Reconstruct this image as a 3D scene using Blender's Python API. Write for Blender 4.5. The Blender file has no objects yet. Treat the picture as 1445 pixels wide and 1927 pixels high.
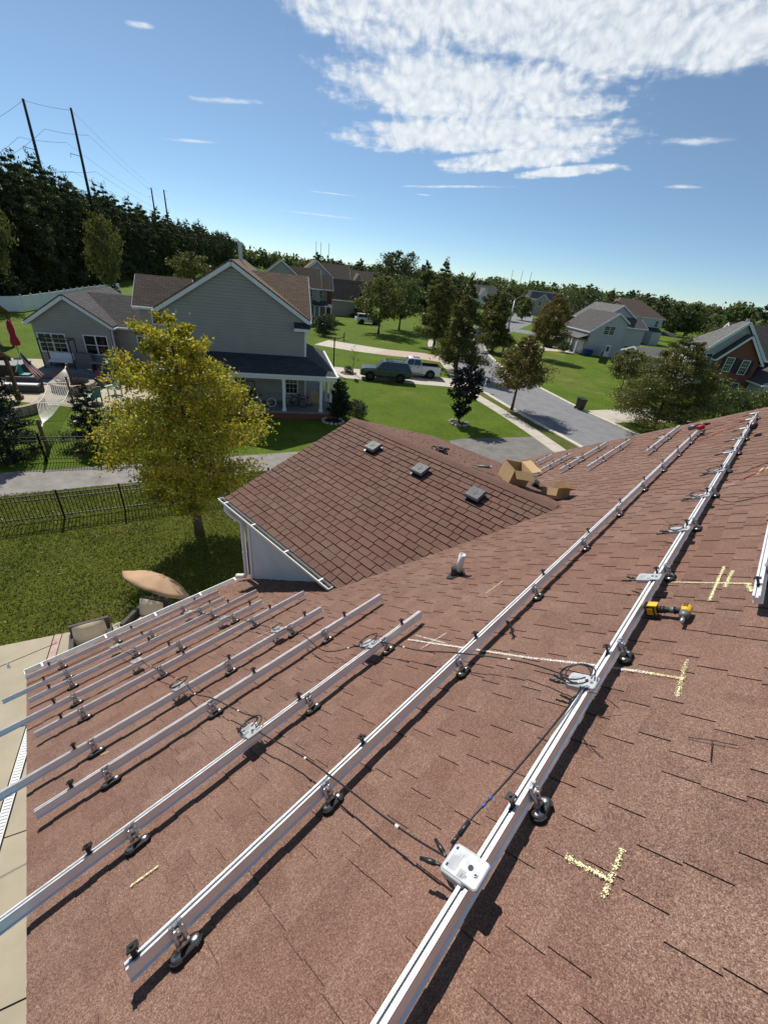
import bpy, math, random
import numpy as np
from mathutils import Vector, Matrix
S = bpy.context.scene
COL = S.collection
PI = math.pi
RNG = np.random.default_rng(7)
random.seed(7)
R = math.radians

# ------------------------------------------------------------------ camera, sky, sun, exposure
cam_d = bpy.data.cameras.new('camera'); cam = bpy.data.objects.new('camera', cam_d); COL.objects.link(cam)
cam_d.sensor_fit = 'HORIZONTAL'; cam_d.sensor_width = 36.0; cam_d.lens = 36.0 * 759.63 / 1445.0
cam_d.clip_start = 0.05; cam_d.clip_end = 6000
PITCH, ROLL, YAW = R(30.456), R(6.677), R(40.697)
fw = np.array([-math.sin(YAW) * math.cos(PITCH), math.cos(YAW) * math.cos(PITCH), -math.sin(PITCH)])
r0 = np.array([math.cos(YAW), math.sin(YAW), 0.0]); u0 = np.cross(r0, fw)
cr = math.cos(ROLL) * r0 + math.sin(ROLL) * u0; cu = -math.sin(ROLL) * r0 + math.cos(ROLL) * u0
CAM = np.array([0.0, 0.0, 9.4])
cam.matrix_world = Matrix(((cr[0], cu[0], -fw[0], CAM[0]), (cr[1], cu[1], -fw[1], CAM[1]), (cr[2], cu[2], -fw[2], CAM[2]), (0, 0, 0, 1)))
S.camera = cam
S.view_settings.view_transform = 'Standard'; S.view_settings.look = 'None'
S.view_settings.exposure = 0.18; S.view_settings.gamma = 1.0; S.view_settings.use_curve_mapping = False
S.render.engine = 'CYCLES'
try:
    S.cycles.use_denoising = True
    S.cycles.max_bounces = 6; S.cycles.diffuse_bounces = 2; S.cycles.glossy_bounces = 3
    S.cycles.transmission_bounces = 3; S.cycles.transparent_max_bounces = 6
    S.cycles.caustics_reflective = False; S.cycles.caustics_refractive = False
except Exception:
    pass
SUN_AZ, SUN_EL = R(164.0), R(47.5)
sun_d = bpy.data.lights.new('sun', 'SUN'); sun = bpy.data.objects.new('sun', sun_d); COL.objects.link(sun)
sun_d.energy = 4.6; sun_d.angle = R(0.53); sun_d.color = (1.0, 0.945, 0.87)
to_sun = Vector((math.cos(SUN_EL) * math.cos(SUN_AZ), math.cos(SUN_EL) * math.sin(SUN_AZ), math.sin(SUN_EL)))
sun.rotation_euler = to_sun.to_track_quat('Z', 'Y').to_euler(); sun.location = (-40, 10, 60)

world = bpy.data.worlds.new("World"); S.world = world; world.use_nodes = True


class NT:
    """small helper that adds nodes and links"""
    def __init__(s, tree): s.t = tree
    def n(s, typ, *ins, out=0, **props):
        nd = s.t.nodes.new(typ)
        for k, v in props.items(): setattr(nd, k, v)
        for i, v in enumerate(ins):
            if v is None: continue
            s.set(nd, i, v)
        return nd
    def set(s, nd, key, v):
        sock = nd.inputs[key]
        if isinstance(v, bpy.types.NodeSocket): s.t.links.new(v, sock)
        elif isinstance(v, bpy.types.Node): s.t.links.new(v.outputs[0], sock)
        else:
            if isinstance(v, (tuple, list)) and len(v) == 3 and sock.type == 'RGBA': v = (*v, 1)
            sock.default_value = v
    def math(s, op, a, b=None, c=None, clamp=False):
        nd = s.n('ShaderNodeMath', a, b, c, operation=op); nd.use_clamp = clamp; return nd.outputs[0]
    def vec(s, op, a, b=None):
        nd = s.n('ShaderNodeVectorMath', a, b, operation=op); return nd.outputs['Value'] if op in ('LENGTH', 'DOT_PRODUCT') else nd.outputs[0]
    def noise(s, vec, scale, detail=3, rough=.55, dist=0, dims='3D'):
        nd = s.n('ShaderNodeTexNoise', noise_dimensions=dims)
        if vec is not None: s.set(nd, 'Vector', vec)
        s.set(nd, 'Scale', scale); s.set(nd, 'Detail', detail); s.set(nd, 'Roughness', rough); s.set(nd, 'Distortion', dist)
        return nd.outputs[0]
    def ramp(s, fac, stops, interp='LINEAR'):
        nd = s.n('ShaderNodeValToRGB', fac); el = nd.color_ramp.elements; nd.color_ramp.interpolation = interp
        while len(el) < len(stops): el.new(.5)
        for e, (p, c) in zip(el, stops):
            e.position = p; e.color = (*c, 1) if isinstance(c, (tuple, list)) else (c, c, c, 1)
        return nd.outputs[0]
    def mix(s, fac, a, b, blend='MIX'):
        nd = s.t.nodes.new('ShaderNodeMix'); nd.data_type = 'RGBA'; nd.blend_type = blend
        s.set(nd, 0, fac); s.set(nd, 6, a); s.set(nd, 7, b); return nd.outputs[2]
    def maprange(s, v, a, b, c, d, smooth=False):
        nd = s.n('ShaderNodeMapRange', v, a, b, c, d); nd.clamp = True
        if smooth: nd.interpolation_type = 'SMOOTHSTEP'
        return nd.outputs[0]


def build_world():
    t = NT(world.node_tree); bg = world.node_tree.nodes['Background']
    sky = t.n('ShaderNodeTexSky', sky_type='NISHITA', sun_disc=False, sun_elevation=SUN_EL, sun_rotation=R(90) - SUN_AZ,
              altitude=2500.0, air_density=0.9, dust_density=0.0, ozone_density=4.0)
    d = t.n('ShaderNodeTexCoord').outputs['Generated']
    sx = t.n('ShaderNodeSeparateXYZ', d)
    z = t.math('MAXIMUM', sx.outputs[2], 0.02)
    cx = t.math('DIVIDE', sx.outputs[0], z); cy = t.math('DIVIDE', sx.outputs[1], z)
    P = t.n('ShaderNodeCombineXYZ', cx, cy, 0.0).outputs[0]
    # cloud sheet at a height: soft patches with their own place in the sky
    n1 = t.noise(P, 1.1, 5, .62); n2 = t.noise(P, 3.2, 4, .6)
    def patch(x, y, a, b, rot):
        v = t.vec('SUBTRACT', P, (x, y, 0)); c, s_ = math.cos(rot), math.sin(rot)
        px = t.vec('DOT_PRODUCT', v, (c / a, s_ / a, 0)); py = t.vec('DOT_PRODUCT', v, (-s_ / b, c / b, 0))
        r2 = t.math('ADD', t.math('MULTIPLY', px, px), t.math('MULTIPLY', py, py))
        return t.math('SUBTRACT', 1.0, t.math('SQRT', r2))
    body = None
    for p in ((-1.35, 2.10, 1.25, .74, R(27)), (-2.15, 2.75, 1.12, .80, R(25)), (-2.55, 3.50, 1.45, .74, R(18)), (-2.55, 4.15, 1.25, .46, R(-8)),
              (-.95, 2.65, .85, .48, R(28)), (-2.25, 4.7, .75, .26, R(-5)), (.9, 1.2, 1.4, .6, R(30)), (3.2, 2.2, 1.3, .5, R(20)), (1.5, -2.5, 1.5, .7, R(60)), (-1.5, -3.0, 1.4, .5, R(10))):
        q = patch(*p); body = q if body is None else t.math('MAXIMUM', body, q)
    wisp = None
    for p in ((-6.31, 5.13, .55, .10, R(38)), (-9.1, 7.1, 1.3, .30, R(38)), (-4.65, 5.45, .20, .07, R(30)), (-1.13, 4.1, .30, .12, R(14)), (-1.43, 5.48, .22, .12, R(14)),
              (-3.89, 2.11, .38, .09, R(30)), (-5.5, 2.6, .35, .10, R(28)), (-3.9, 5.05, .95, .11, R(10)), (-3.2, 1.3, .12, .06, R(40))):
        q = patch(*p); wisp = q if wisp is None else t.math('MAXIMUM', wisp, q)
    rag = t.math('SUBTRACT', t.math('ADD', t.math('MULTIPLY', n1, 1.15), t.math('MULTIPLY', n2, .60)), .86)
    cov = t.maprange(t.math('ADD', body, rag), .0, .62, 0, 1, True)
    # puffs of the mackerel sky, the same angular size everywhere
    warp = t.n('ShaderNodeTexNoise'); t.set(warp, 'Vector', d); t.set(warp, 'Scale', 16.0); t.set(warp, 'Detail', 2.0)
    dd = t.vec('ADD', d, t.vec('SCALE', warp.outputs['Color']) if False else t.n('ShaderNodeVectorMath', warp.outputs['Color'], operation='SCALE').outputs[0])
    for nd in world.node_tree.nodes:
        if nd.type == 'VECT_MATH' and nd.operation == 'SCALE': nd.inputs['Scale'].default_value = .035
    st = t.n('ShaderNodeMapping', dd); st.inputs['Scale'].default_value = (1, 1, 1.5); st.inputs['Rotation'].default_value = (0, R(25), R(20))
    vo = t.n('ShaderNodeTexVoronoi', feature='SMOOTH_F1'); t.set(vo, 'Vector', st.outputs[0]); t.set(vo, 'Scale', 58.0); t.set(vo, 'Smoothness', .55)
    fine = t.noise(dd, 70, 4, .6)
    puff = t.math('ADD', t.math('SUBTRACT', .62, t.math('MULTIPLY', vo.outputs['Distance'], .62)), t.math('MULTIPLY', t.math('SUBTRACT', fine, .5), 1.3))
    holes = t.math('MULTIPLY', t.math('SUBTRACT', t.noise(P, 1.9, 5, .6), .5), 1.6)
    dens = t.maprange(t.math('ADD', t.math('MULTIPLY', cov, 1.40), t.math('ADD', t.math('MULTIPLY', puff, .75), holes)), .42, 1.70, 0, 1, True)
    dens = t.math('MULTIPLY', dens, t.maprange(cov, .02, .25, 0, 1))
    wn = t.noise(P, 6, 4, .65)
    wd = t.maprange(t.math('ADD', wisp, t.math('MULTIPLY', t.math('SUBTRACT', wn, .5), 1.5)), .1, .9, 0, .75, True)
    dens = t.math('MAXIMUM', dens, wd)
    dens = t.math('MULTIPLY', dens, t.maprange(sx.outputs[2], .04, .10, 0, 1))
    shade = t.maprange(puff, .05, .75, 0.0, 1.0)
    ccol = t.mix(shade, (6.9, 7.5, 8.1), (9.7, 9.9, 10.0))
    blue = t.mix(1.0, sky.outputs[0], (1.36, 1.26, 1.08), 'MULTIPLY')
    low = t.maprange(sx.outputs[2], 0.0, .30, 0, 1, True)   # a hazy, even blue towards the horizon all round
    blue = t.mix(1.0, blue, t.mix(low, (.70, .80, .90), (1, 1, 1)), 'MULTIPLY')
    col = t.mix(t.math('MULTIPLY', dens, .88), blue, ccol)
    t.set(bg, 0, col); bg.inputs[1].default_value = 0.092
build_world()

# ------------------------------------------------------------------ materials
MATS = {}


def new_mat(name):
    m = bpy.data.materials.new(name); m.use_nodes = True
    return m, NT(m.node_tree), m.node_tree.nodes['Principled BSDF']


def pm(name, col, rough=.7, metal=0.0, var=.12, scale=6.0, bump=0.0, bscale=40.0, spec=.4, detail=3, col2=None, coords='Object'):
    """plain procedural surface: base colour with natural variation and fine relief"""
    if name in MATS: return MATS[name]
    m, t, b = new_mat(name)
    tc = t.n('ShaderNodeTexCoord').outputs['Object'] if coords == 'Object' else t.n('ShaderNodeNewGeometry').outputs['Position']
    f = t.noise(tc, scale, detail, .6)
    lo = tuple(c * (1 - var) for c in col); hi = tuple(min(1, c * (1 + var)) for c in col) if col2 is None else col2
    t.set(b, 'Base Color', t.ramp(f, [(.3, lo), (.7, hi)]))
    b.inputs['Metallic'].default_value = metal; b.inputs['Specular IOR Level'].default_value = spec
    if var > 0: t.set(b, 'Roughness', t.maprange(t.noise(tc, scale * 2.3, 2), .3, .7, max(.02, rough - .08), min(1, rough + .08)))
    else: b.inputs['Roughness'].default_value = rough
    if bump > 0:
        bp = t.n('ShaderNodeBump'); t.set(bp, 'Height', t.noise(tc, bscale, 4, .6)); bp.inputs['Strength'].default_value = bump; bp.inputs['Distance'].default_value = .02
        t.set(b, 'Normal', bp.outputs[0])
    MATS[name] = m
    return m


def shingle_mat(name, dark, mid, light, gran=340.0, mott=.34):
    m, t, b = new_mat(name)
    pos = t.n('ShaderNodeNewGeometry').outputs['Position']
    tone = t.n('ShaderNodeAttribute', attribute_name='tone').outputs['Fac']
    vo = t.n('ShaderNodeTexVoronoi'); t.set(vo, 'Vector', pos); t.set(vo, 'Scale', gran)
    cell = t.n('ShaderNodeSeparateColor', vo.outputs['Color']).outputs[0]
    vo2 = t.n('ShaderNodeTexVoronoi'); t.set(vo2, 'Vector', pos); t.set(vo2, 'Scale', gran * .55)
    cell2 = t.n('ShaderNodeSeparateColor', vo2.outputs['Color']).outputs[1]
    big = t.noise(pos, 1.3, 4, .6); med = t.noise(pos, 9, 3, .6)
    f = t.math('ADD', t.math('MULTIPLY', cell, .66), t.math('MULTIPLY', cell2, .34))
    f = t.math('ADD', f, t.math('MULTIPLY', t.math('SUBTRACT', tone, .5), .26))
    f = t.math('ADD', f, t.math('MULTIPLY', t.math('SUBTRACT', big, .5), .7 * mott))
    f = t.math('ADD', f, t.math('MULTIPLY', t.math('SUBTRACT', med, .5), .5 * mott))
    c = t.ramp(f, [(.12, dark), (.48, mid), (.82, tuple(.55 * a + .45 * l for a, l in zip(mid, light))), (1.0, light)])
    red = t.noise(pos, .8, 3, .5)
    c = t.mix(t.maprange(red, .35, .7, 0, .30), c, (mid[0] * 1.05, mid[1] * .80, mid[2] * .72))
    t.set(b, 'Base Color', c); b.inputs['Roughness'].default_value = .9; b.inputs['Specular IOR Level'].default_value = .25
    bp = t.n('ShaderNodeBump'); t.set(bp, 'Height', cell); bp.inputs['Strength'].default_value = .55; bp.inputs['Distance'].default_value = .003
    t.set(b, 'Normal', bp.outputs[0])
    MATS[name] = m
    return m


def far_roof_mat(name, col, course=.19):
    """shingle roof seen from far: courses and tabs too small to tell apart"""
    if name in MATS: return MATS[name]
    m, t, b = new_mat(name)
    uv = t.n('ShaderNodeUVMap').outputs[0]
    br = t.n('ShaderNodeTexBrick'); t.set(br, 'Vector', uv); br.inputs['Scale'].default_value = 1.0
    br.inputs['Brick Width'].default_value = .42; br.inputs['Row Height'].default_value = course; br.inputs['Mortar Size'].default_value = .022
    br.inputs['Color1'].default_value = (*[c * .70 for c in col], 1); br.inputs['Color2'].default_value = (*[c * 1.3 for c in col], 1); br.inputs['Mortar'].default_value = (*[c * .32 for c in col], 1)
    pos = t.n('ShaderNodeNewGeometry').outputs['Position']
    c = t.mix(t.maprange(t.noise(pos, .9, 4, .6), .3, .7, .0, .45), br.outputs[0], tuple(c * .7 for c in col))
    g = t.noise(pos, 28, 2, .5)
    c = t.mix(t.maprange(g, .3, .7, 0, .35), c, tuple(c * 1.3 for c in col))
    t.set(b, 'Base Color', c); b.inputs['Roughness'].default_value = .92; b.inputs['Specular IOR Level'].default_value = .2
    MATS[name] = m
    return m


def leaf_mat(name, stops, trans=.3):
    m = bpy.data.materials.new(name); m.use_nodes = True; nt = m.node_tree; t = NT(nt)
    nt.nodes.remove(nt.nodes['Principled BSDF']); out = nt.nodes['Material Output']
    tone = t.n('ShaderNodeAttribute', attribute_name='tone').outputs['Fac']
    c = t.ramp(tone, stops)
    d = t.n('ShaderNodeBsdfDiffuse', c); tr = t.n('ShaderNodeBsdfTranslucent', c); g = t.n('ShaderNodeBsdfGlossy', (.8, .85, .9), .45)
    mx = t.n('ShaderNodeMixShader', trans, d.outputs[0], tr.outputs[0]); mx2 = t.n('ShaderNodeMixShader', .035, mx.outputs[0], g.outputs[0])
    nt.links.new(mx2.outputs[0], out.inputs[0])
    MATS[name] = m
    return m


def grass_mat(name, g1, g2, dry, stripe=0.0):
    m, t, b = new_mat(name)
    pos = t.n('ShaderNodeNewGeometry').outputs['Position']
    n1 = t.noise(pos, .35, 4, .6); n2 = t.noise(pos, 3.0, 4, .65); n3 = t.noise(pos, 26, 3, .7)
    f = t.math('ADD', t.math('MULTIPLY', n1, .35), t.math('ADD', t.math('MULTIPLY', n2, .35), t.math('MULTIPLY', n3, .45)))
    c = t.ramp(f, [(.38, tuple(x * .55 for x in g1)), (.55, g1), (.72, g2)])
    c = t.mix(t.maprange(t.noise(pos, .22, 5, .65), .56, .74, 0, .75), c, dry)
    t.set(b, 'Base Color', c); b.inputs['Roughness'].default_value = .95; b.inputs['Specular IOR Level'].default_value = .15
    bp = t.n('ShaderNodeBump'); t.set(bp, 'Height', t.math('ADD', n3, t.math('MULTIPLY', n2, .5))); bp.inputs['Strength'].default_value = .9; bp.inputs['Distance'].default_value = .06
    t.set(b, 'Normal', bp.outputs[0])
    MATS[name] = m
    return m


def siding_mat(name, col):
    return pm(name, col, .55, 0, .05, 1.2, .05, 12, .35)


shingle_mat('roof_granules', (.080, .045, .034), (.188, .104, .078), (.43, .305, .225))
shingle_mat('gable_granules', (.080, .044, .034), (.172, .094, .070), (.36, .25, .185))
pm('asphalt_edge', (.018, .013, .012), .9, 0, .2, 40)
pm('aluminium', (.84, .84, .84), .48, .72, .04, 9)
pm('aluminium_worn', (.42, .43, .44), .38, 1.0, .12, 30)
pm('steel', (.60, .60, .60), .32, .9, .1, 30)
pm('black_metal', (.014, .014, .015), .42, 0, .2, 20, 0, 0, .5)
pm('black_rubber', (.016, .016, .017), .6, 0, .2, 20)
pm('black_plastic', (.02, .02, .021), .38, 0, .15, 20, 0, 0, .5)
pm('cable_black', (.015, .015, .016), .4, 0, .1, 30)
pm('inverter_case', (.50, .51, .52), .38, .30, .05, 12)
pm('label_print', (.20, .205, .21), .6, 0, .1, 60)
pm('ink', (.03, .03, .035), .7, 0, .1, 40)
pm('white_pvc', (.80, .80, .78), .4, 0, .04, 9)
pm('white_paint', (.78, .79, .79), .45, 0, .05, 3)
pm('white_trim', (.72, .74, .76), .5, 0, .05, 2)
pm('moss_gutter', (.075, .068, .025), .9, 0, .35, 12, .4, 40)
pm('chalk', (.86, .84, .46), .95, 0, .06, 30)
pm('chalk_white', (.88, .86, .78), .95, 0, .06, 30)
pm('cardboard', (.50, .335, .17), .85, 0, .07, 4, .05, 60)
pm('cardboard_inside', (.42, .28, .145), .88, 0, .07, 4)
pm('tool_yellow', (.75, .44, .018), .45, 0, .06, 20)
pm('tool_red', (.50, .020, .02), .42, 0, .08, 20)
pm('tool_grey', (.17, .17, .17), .5, .3, .1, 20)
pm('tape_blue', (.03, .12, .45), .5, 0, .05, 20)
pm('tape_white', (.8, .78, .70), .6, 0, .05, 20)
pm('vent_plastic', (.13, .13, .135), .62, 0, .25, 9, .08, 30)
pm('siding_white', (.60, .61, .64), .5, 0, .05, 2)
pm('siding_grey', (.33, .312, .285), .55, 0, .05, 1.0)
pm('siding_tan', (.34, .31, .265), .55, 0, .05, 1.0)
pm('siding_pale', (.48, .475, .47), .55, 0, .05, 1.0)
pm('siding_cream', (.46, .48, .47), .55, 0, .05, 1.0)
pm('concrete', (.42, .365, .26), .85, 0, .10, 1.2, .15, 40)
pm('walk_concrete', (.50, .45, .37), .85, 0, .10, 1.5, .15, 40)
pm('kerb_concrete', (.58, .53, .45), .85, 0, .12, 2.0, .1, 40)
pm('paver_pink', (.50, .36, .29), .85, 0, .18, 5, .2, 40)
pm('road_asphalt', (.215, .215, .220), .9, 0, .14, 1.1, .25, 60, .3, 6)
pm('path_asphalt', (.25, .23, .21), .92, 0, .22, 1.6, .3, 50, .3, 6)
pm('drive_asphalt', (.190, .178, .162), .92, 0, .20, 1.4, .3, 50, .3, 6)
pm('brick', (.20, .075, .055), .85, 0, .25, 9, .2, 30)
pm('glass_dark', (.012, .016, .02), .06, 0, .2, 3, 0, 0, .9)
pm('car_glass', (.008, .010, .013), .05, 0, .1, 3, 0, 0, .9)
pm('windscreen', (.10, .14, .17), .04, 0, .1, 3, 0, 0, 1.0)  # lighter than the side glass: a sky highlight put into the base colour
pm('car_green', (.075, .105, .095), .22, .25, .05, 2, 0, 0, .6)
pm('car_white', (.80, .81, .82), .22, 0, .03, 2, 0, 0, .6)
pm('car_black', (.012, .012, .014), .22, 0, .1, 2, 0, 0, .6)
pm('tyre', (.013, .013, .013), .8, 0, .2, 20)
pm('rim', (.05, .05, .052), .35, .6, .1, 20)
pm('chrome', (.6, .6, .6), .12, 1.0, .05, 9)
pm('lamp_red', (.35, .01, .01), .3, 0, .05, 9)
pm('lamp_clear', (.75, .77, .8), .15, 0, .05, 9)
pm('bark', (.11, .085, .065), .9, 0, .3, 9, .5, 25)
pm('bark_dark', (.055, .042, .034), .9, 0, .3, 9, .5, 25)
pm('pole_wood', (.032, .024, .022), .85, 0, .25, 2, .2, 20)
pm('galvanised', (.50, .51, .53), .45, .5, .1, 6)
pm('wood_brown', (.16, .095, .06), .75, 0, .2, 5, .1, 30)
pm('wood_dark', (.045, .03, .022), .75, 0, .2, 5, .1, 30)
pm('wood_pale', (.52, .39, .22), .7, 0, .12, 5)
pm('deck_grey', (.20, .205, .215), .7, 0, .12, 3)
pm('teal_plastic', (.02, .30, .30), .5, 0, .06, 9)
pm('dark_teal', (.015, .13, .13), .5, 0, .06, 9)
pm('plum_plastic', (.22, .05, .10), .5, 0, .06, 9)
pm('mint_plastic', (.50, .68, .58), .5, 0, .06, 9)
pm('brown_plastic', (.23, .11, .06), .5, 0, .08, 9)
pm('umbrella_red', (.33, .012, .05), .8, 0, .12, 6)
pm('canvas_tan', (.46, .30, .18), .85, 0, .07, 2, .1, 30)
pm('cushion', (.84, .64, .42), .9, 0, .08, 5, .15, 60)
pm('wicker_grey', (.085, .078, .072), .8, 0, .35, 40, .5, 90)
pm('stone_wall', (.36, .29, .22), .9, 0, .25, 6, .3, 20)
pm('stone', (.45, .40, .34), .9, 0, .25, 6, .3, 20)
pm('soil', (.035, .024, .018), .95, 0, .3, 6, .3, 20)
pm('rope_white', (.78, .76, .70), .8, 0, .06, 20)
leaf_mat('flag_red', [(0, (.45, .02, .03)), (1, (.45, .02, .03))], .45)
leaf_mat('flag_white', [(0, (.78, .78, .78)), (1, (.78, .78, .78))], .45)
leaf_mat('flag_blue', [(0, (.02, .03, .11)), (1, (.02, .03, .11))], .45)
pm('bin_black', (.018, .018, .019), .5, 0, .15, 6)
pm('bin_blue', (.02, .08, .30), .5, 0, .1, 6)
pm('fence_black', (.012, .012, .013), .45, 0, .1, 9, 0, 0, .4)
pm('vinyl_white', (.66, .70, .76), .45, 0, .04, 2)
pm('fence_wood', (.20, .18, .155), .8, 0, .15, 3)
pm('shutter_dark', (.022, .024, .026), .6, 0, .1, 9)
pm('panel_dark', (.015, .018, .03), .2, 0, .1, 3)
far_roof_mat('roof_brown', (.150, .112, .086))
far_roof_mat('roof_warm', (.175, .118, .080))
far_roof_mat('roof_slate', (.055, .058, .066))
far_roof_mat('roof_charcoal', (.100, .092, .090))
far_roof_mat('roof_grey', (.165, .158, .150))
far_roof_mat('roof_pinkish', (.24, .16, .13))
leaf_mat('leaf_yellow', [(0, (.10, .13, .014)), (.3, (.26, .28, .022)), (.65, (.60, .51, .038)), (1, (.56, .34, .06))], .48)
leaf_mat('leaf_pine', [(0, (.020, .030, .010)), (.5, (.060, .080, .028)), (1, (.18, .19, .055))], .3)
leaf_mat('leaf_olive', [(0, (.055, .07, .016)), (.5, (.135, .15, .034)), (1, (.27, .25, .07))], .35)
leaf_mat('leaf_green', [(0, (.045, .066, .016)), (.5, (.11, .145, .032)), (1, (.21, .24, .065))], .33)
leaf_mat('leaf_deep', [(0, (.030, .044, .014)), (.5, (.08, .105, .032)), (1, (.16, .18, .06))], .28)
leaf_mat('leaf_cypress', [(0, (.05, .072, .014)), (.5, (.135, .145, .026)), (1, (.29, .225, .055))], .35)
leaf_mat('leaf_rust', [(0, (.085, .085, .018)), (.45, (.17, .15, .030)), (.8, (.27, .175, .045)), (1, (.22, .12, .04))], .35)
leaf_mat('leaf_spruce', [(0, (.010, .017, .010)), (.5, (.025, .040, .020)), (1, (.06, .08, .036))], .12)
leaf_mat('leaf_purple', [(0, (.010, .011, .009)), (.5, (.020, .022, .014)), (.85, (.032, .03, .018)), (1, (.05, .02, .018))], .12)
leaf_mat('leaf_shrub', [(0, (.03, .04, .015)), (.5, (.08, .095, .04)), (1, (.20, .21, .12))], .25)
leaf_mat('leaf_grassy', [(0, (.070, .085, .010)), (.5, (.145, .160, .018)), (.85, (.21, .215, .03)), (1, (.33, .26, .09))], .3)
grass_mat('lawn_near', (.095, .118, .012), (.14, .155, .024), (.24, .19, .075))
grass_mat('lawn_front', (.085, .140, .010), (.135, .190, .018), (.19, .19, .04))
grass_mat('lawn_dry', (.105, .150, .018), (.17, .185, .032), (.30, .225, .09))
grass_mat('verge', (.09, .115, .018), (.15, .145, .035), (.21, .165, .07))
M = MATS

# ------------------------------------------------------------------ mesh helpers


class MB:
    """collects shapes into one mesh"""
    def __init__(s): s.v = []; s.f = []; s.m = []; s.sm = []; s.tone = []; s.xf = None; s.cur = 0; s.smooth = False; s.ctone = .5
    def add(s, vs, fs):
        o = len(s.v)
        if s.xf is not None: vs = [tuple(s.xf @ Vector(v)) for v in vs]
        s.v.extend([tuple(v) for v in vs])
        for f in fs:
            s.f.append(tuple(i + o for i in f)); s.m.append(s.cur); s.sm.append(s.smooth); s.tone.append(s.ctone)
        return s
    def box(s, c, d, rot=None, taper=None):
        x, y, z = d[0] / 2, d[1] / 2, d[2] / 2; tx = ty = 1
        if taper: tx, ty = (taper, taper) if not isinstance(taper, tuple) else taper
        vs = [Vector(p) for p in ((-x, -y, -z), (x, -y, -z), (x, y, -z), (-x, y, -z), (-x * tx, -y * ty, z), (x * tx, -y * ty, z), (x * tx, y * ty, z), (-x * tx, y * ty, z))]
        if rot is not None: vs = [rot @ v for v in vs]
        return s.add([v + Vector(c) for v in vs], [(3, 2, 1, 0), (4, 5, 6, 7), (0, 1, 5, 4), (1, 2, 6, 5), (2, 3, 7, 6), (3, 0, 4, 7)])
    def b2(s, lo, hi):
        return s.box([(a + b) / 2 for a, b in zip(lo, hi)], [abs(b - a) for a, b in zip(lo, hi)])
    def bar(s, p0, p1, w, h, up=(0, 0, 1)):
        p0, p1 = Vector(p0), Vector(p1); d = p1 - p0; L = d.length
        if L < 1e-6: return s
        d.normalize(); u = Vector(up)
        if abs(d.dot(u)) > .98: u = Vector((1, 0, 0))
        x = d.cross(u).normalized(); z = x.cross(d)
        return s.box((p0 + p1) / 2, (w, L, h), Matrix((x, d, z)).transposed())
    def cyl(s, p0, p1, ra, rb=None, n=10, caps=True):
        rb = ra if rb is None else rb
        return s.tube([p0, p1], [ra, rb], n, caps)
    def tube(s, pts, rad, n=8, caps=True):
        pts = [Vector(p) for p in pts]
        if not isinstance(rad, (list, tuple)): rad = [rad] * len(pts)
        vs = []; x = None
        for i, p in enumerate(pts):
            d = (pts[min(i + 1, len(pts) - 1)] - pts[max(i - 1, 0)])
            d = d.normalized() if d.length > 1e-9 else Vector((0, 0, 1))
            if x is None:
                x = d.cross(Vector((0, 0, 1)) if abs(d.z) < .9 else Vector((1, 0, 0))).normalized()
            else:
                x = (x - d * x.dot(d)); x = x.normalized() if x.length > 1e-6 else d.orthogonal().normalized()
            y = d.cross(x)
            for k in range(n):
                a = 2 * PI * k / n; vs.append(p + (x * math.cos(a) + y * math.sin(a)) * rad[i])
        fs = []
        for i in range(len(pts) - 1):
            for k in range(n):
                a, b = i * n + k, i * n + (k + 1) % n; fs.append((a, b, b + n, a + n))
        if caps:
            fs.append(tuple(range(n - 1, -1, -1))); fs.append(tuple(range((len(pts) - 1) * n, len(pts) * n)))
        return s.add(vs, fs)
    def lathe(s, c, prof, n=14, sx=1.0, sy=1.0):
        """prof: list of (radius, z) turned about z"""
        vs = []; c = Vector(c)
        for r, z in prof:
            for k in range(n):
                a = 2 * PI * k / n; vs.append(c + Vector((r * sx * math.cos(a), r * sy * math.sin(a), z)))
        fs = []
        for i in range(len(prof) - 1):
            for k in range(n):
                a, b = i * n + k, i * n + (k + 1) % n; fs.append((a, b, b + n, a + n))
        fs.append(tuple(range(n - 1, -1, -1))); fs.append(tuple(range((len(prof) - 1) * n, len(prof) * n)))
        return s.add(vs, fs)
    def torus(s, c, R_, r_, ax=(0, 0, 1), n=20, m=6):
        q = Vector(ax).to_track_quat('Z', 'Y')
        vs = []
        for i in range(n):
            a = 2 * PI * i / n
            for j in range(m):
                b = 2 * PI * j / m
                vs.append(Vector(c) + q @ Vector(((R_ + r_ * math.cos(b)) * math.cos(a), (R_ + r_ * math.cos(b)) * math.sin(a), r_ * math.sin(b))))
        fs = [(i * m + j, ((i + 1) % n) * m + j, ((i + 1) % n) * m + (j + 1) % m, i * m + (j + 1) % m) for i in range(n) for j in range(m)]
        return s.add(vs, fs)
    def prism(s, poly, axis_pts):
        """poly: list of Vector offsets (3d), swept between two points"""
        n = len(poly); a, b = Vector(axis_pts[0]), Vector(axis_pts[1])
        vs = [a + Vector(p) for p in poly] + [b + Vector(p) for p in poly]
        fs = [(i, (i + 1) % n, n + (i + 1) % n, n + i) for i in range(n)] + [tuple(range(n - 1, -1, -1)), tuple(range(n, 2 * n))]
        return s.add(vs, fs)
    def slab(s, pts, t):
        """flat polygon (3d points, ccw seen from its front) with thickness t behind it"""
        P = [Vector(p) for p in pts]; nrm = (P[1] - P[0]).cross(P[2] - P[0])
        for i in range(1, len(P) - 1):
            nrm = (P[i] - P[0]).cross(P[i + 1] - P[0])
            if nrm.length > 1e-9: break
        nrm.normalize(); n = len(P)
        vs = P + [p - nrm * t for p in P]
        fs = [tuple(range(n)), tuple(range(2 * n - 1, n - 1, -1))] + [(i, n + i, n + (i + 1) % n, (i + 1) % n) for i in range(n)]
        return s.add(vs, fs)
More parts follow.
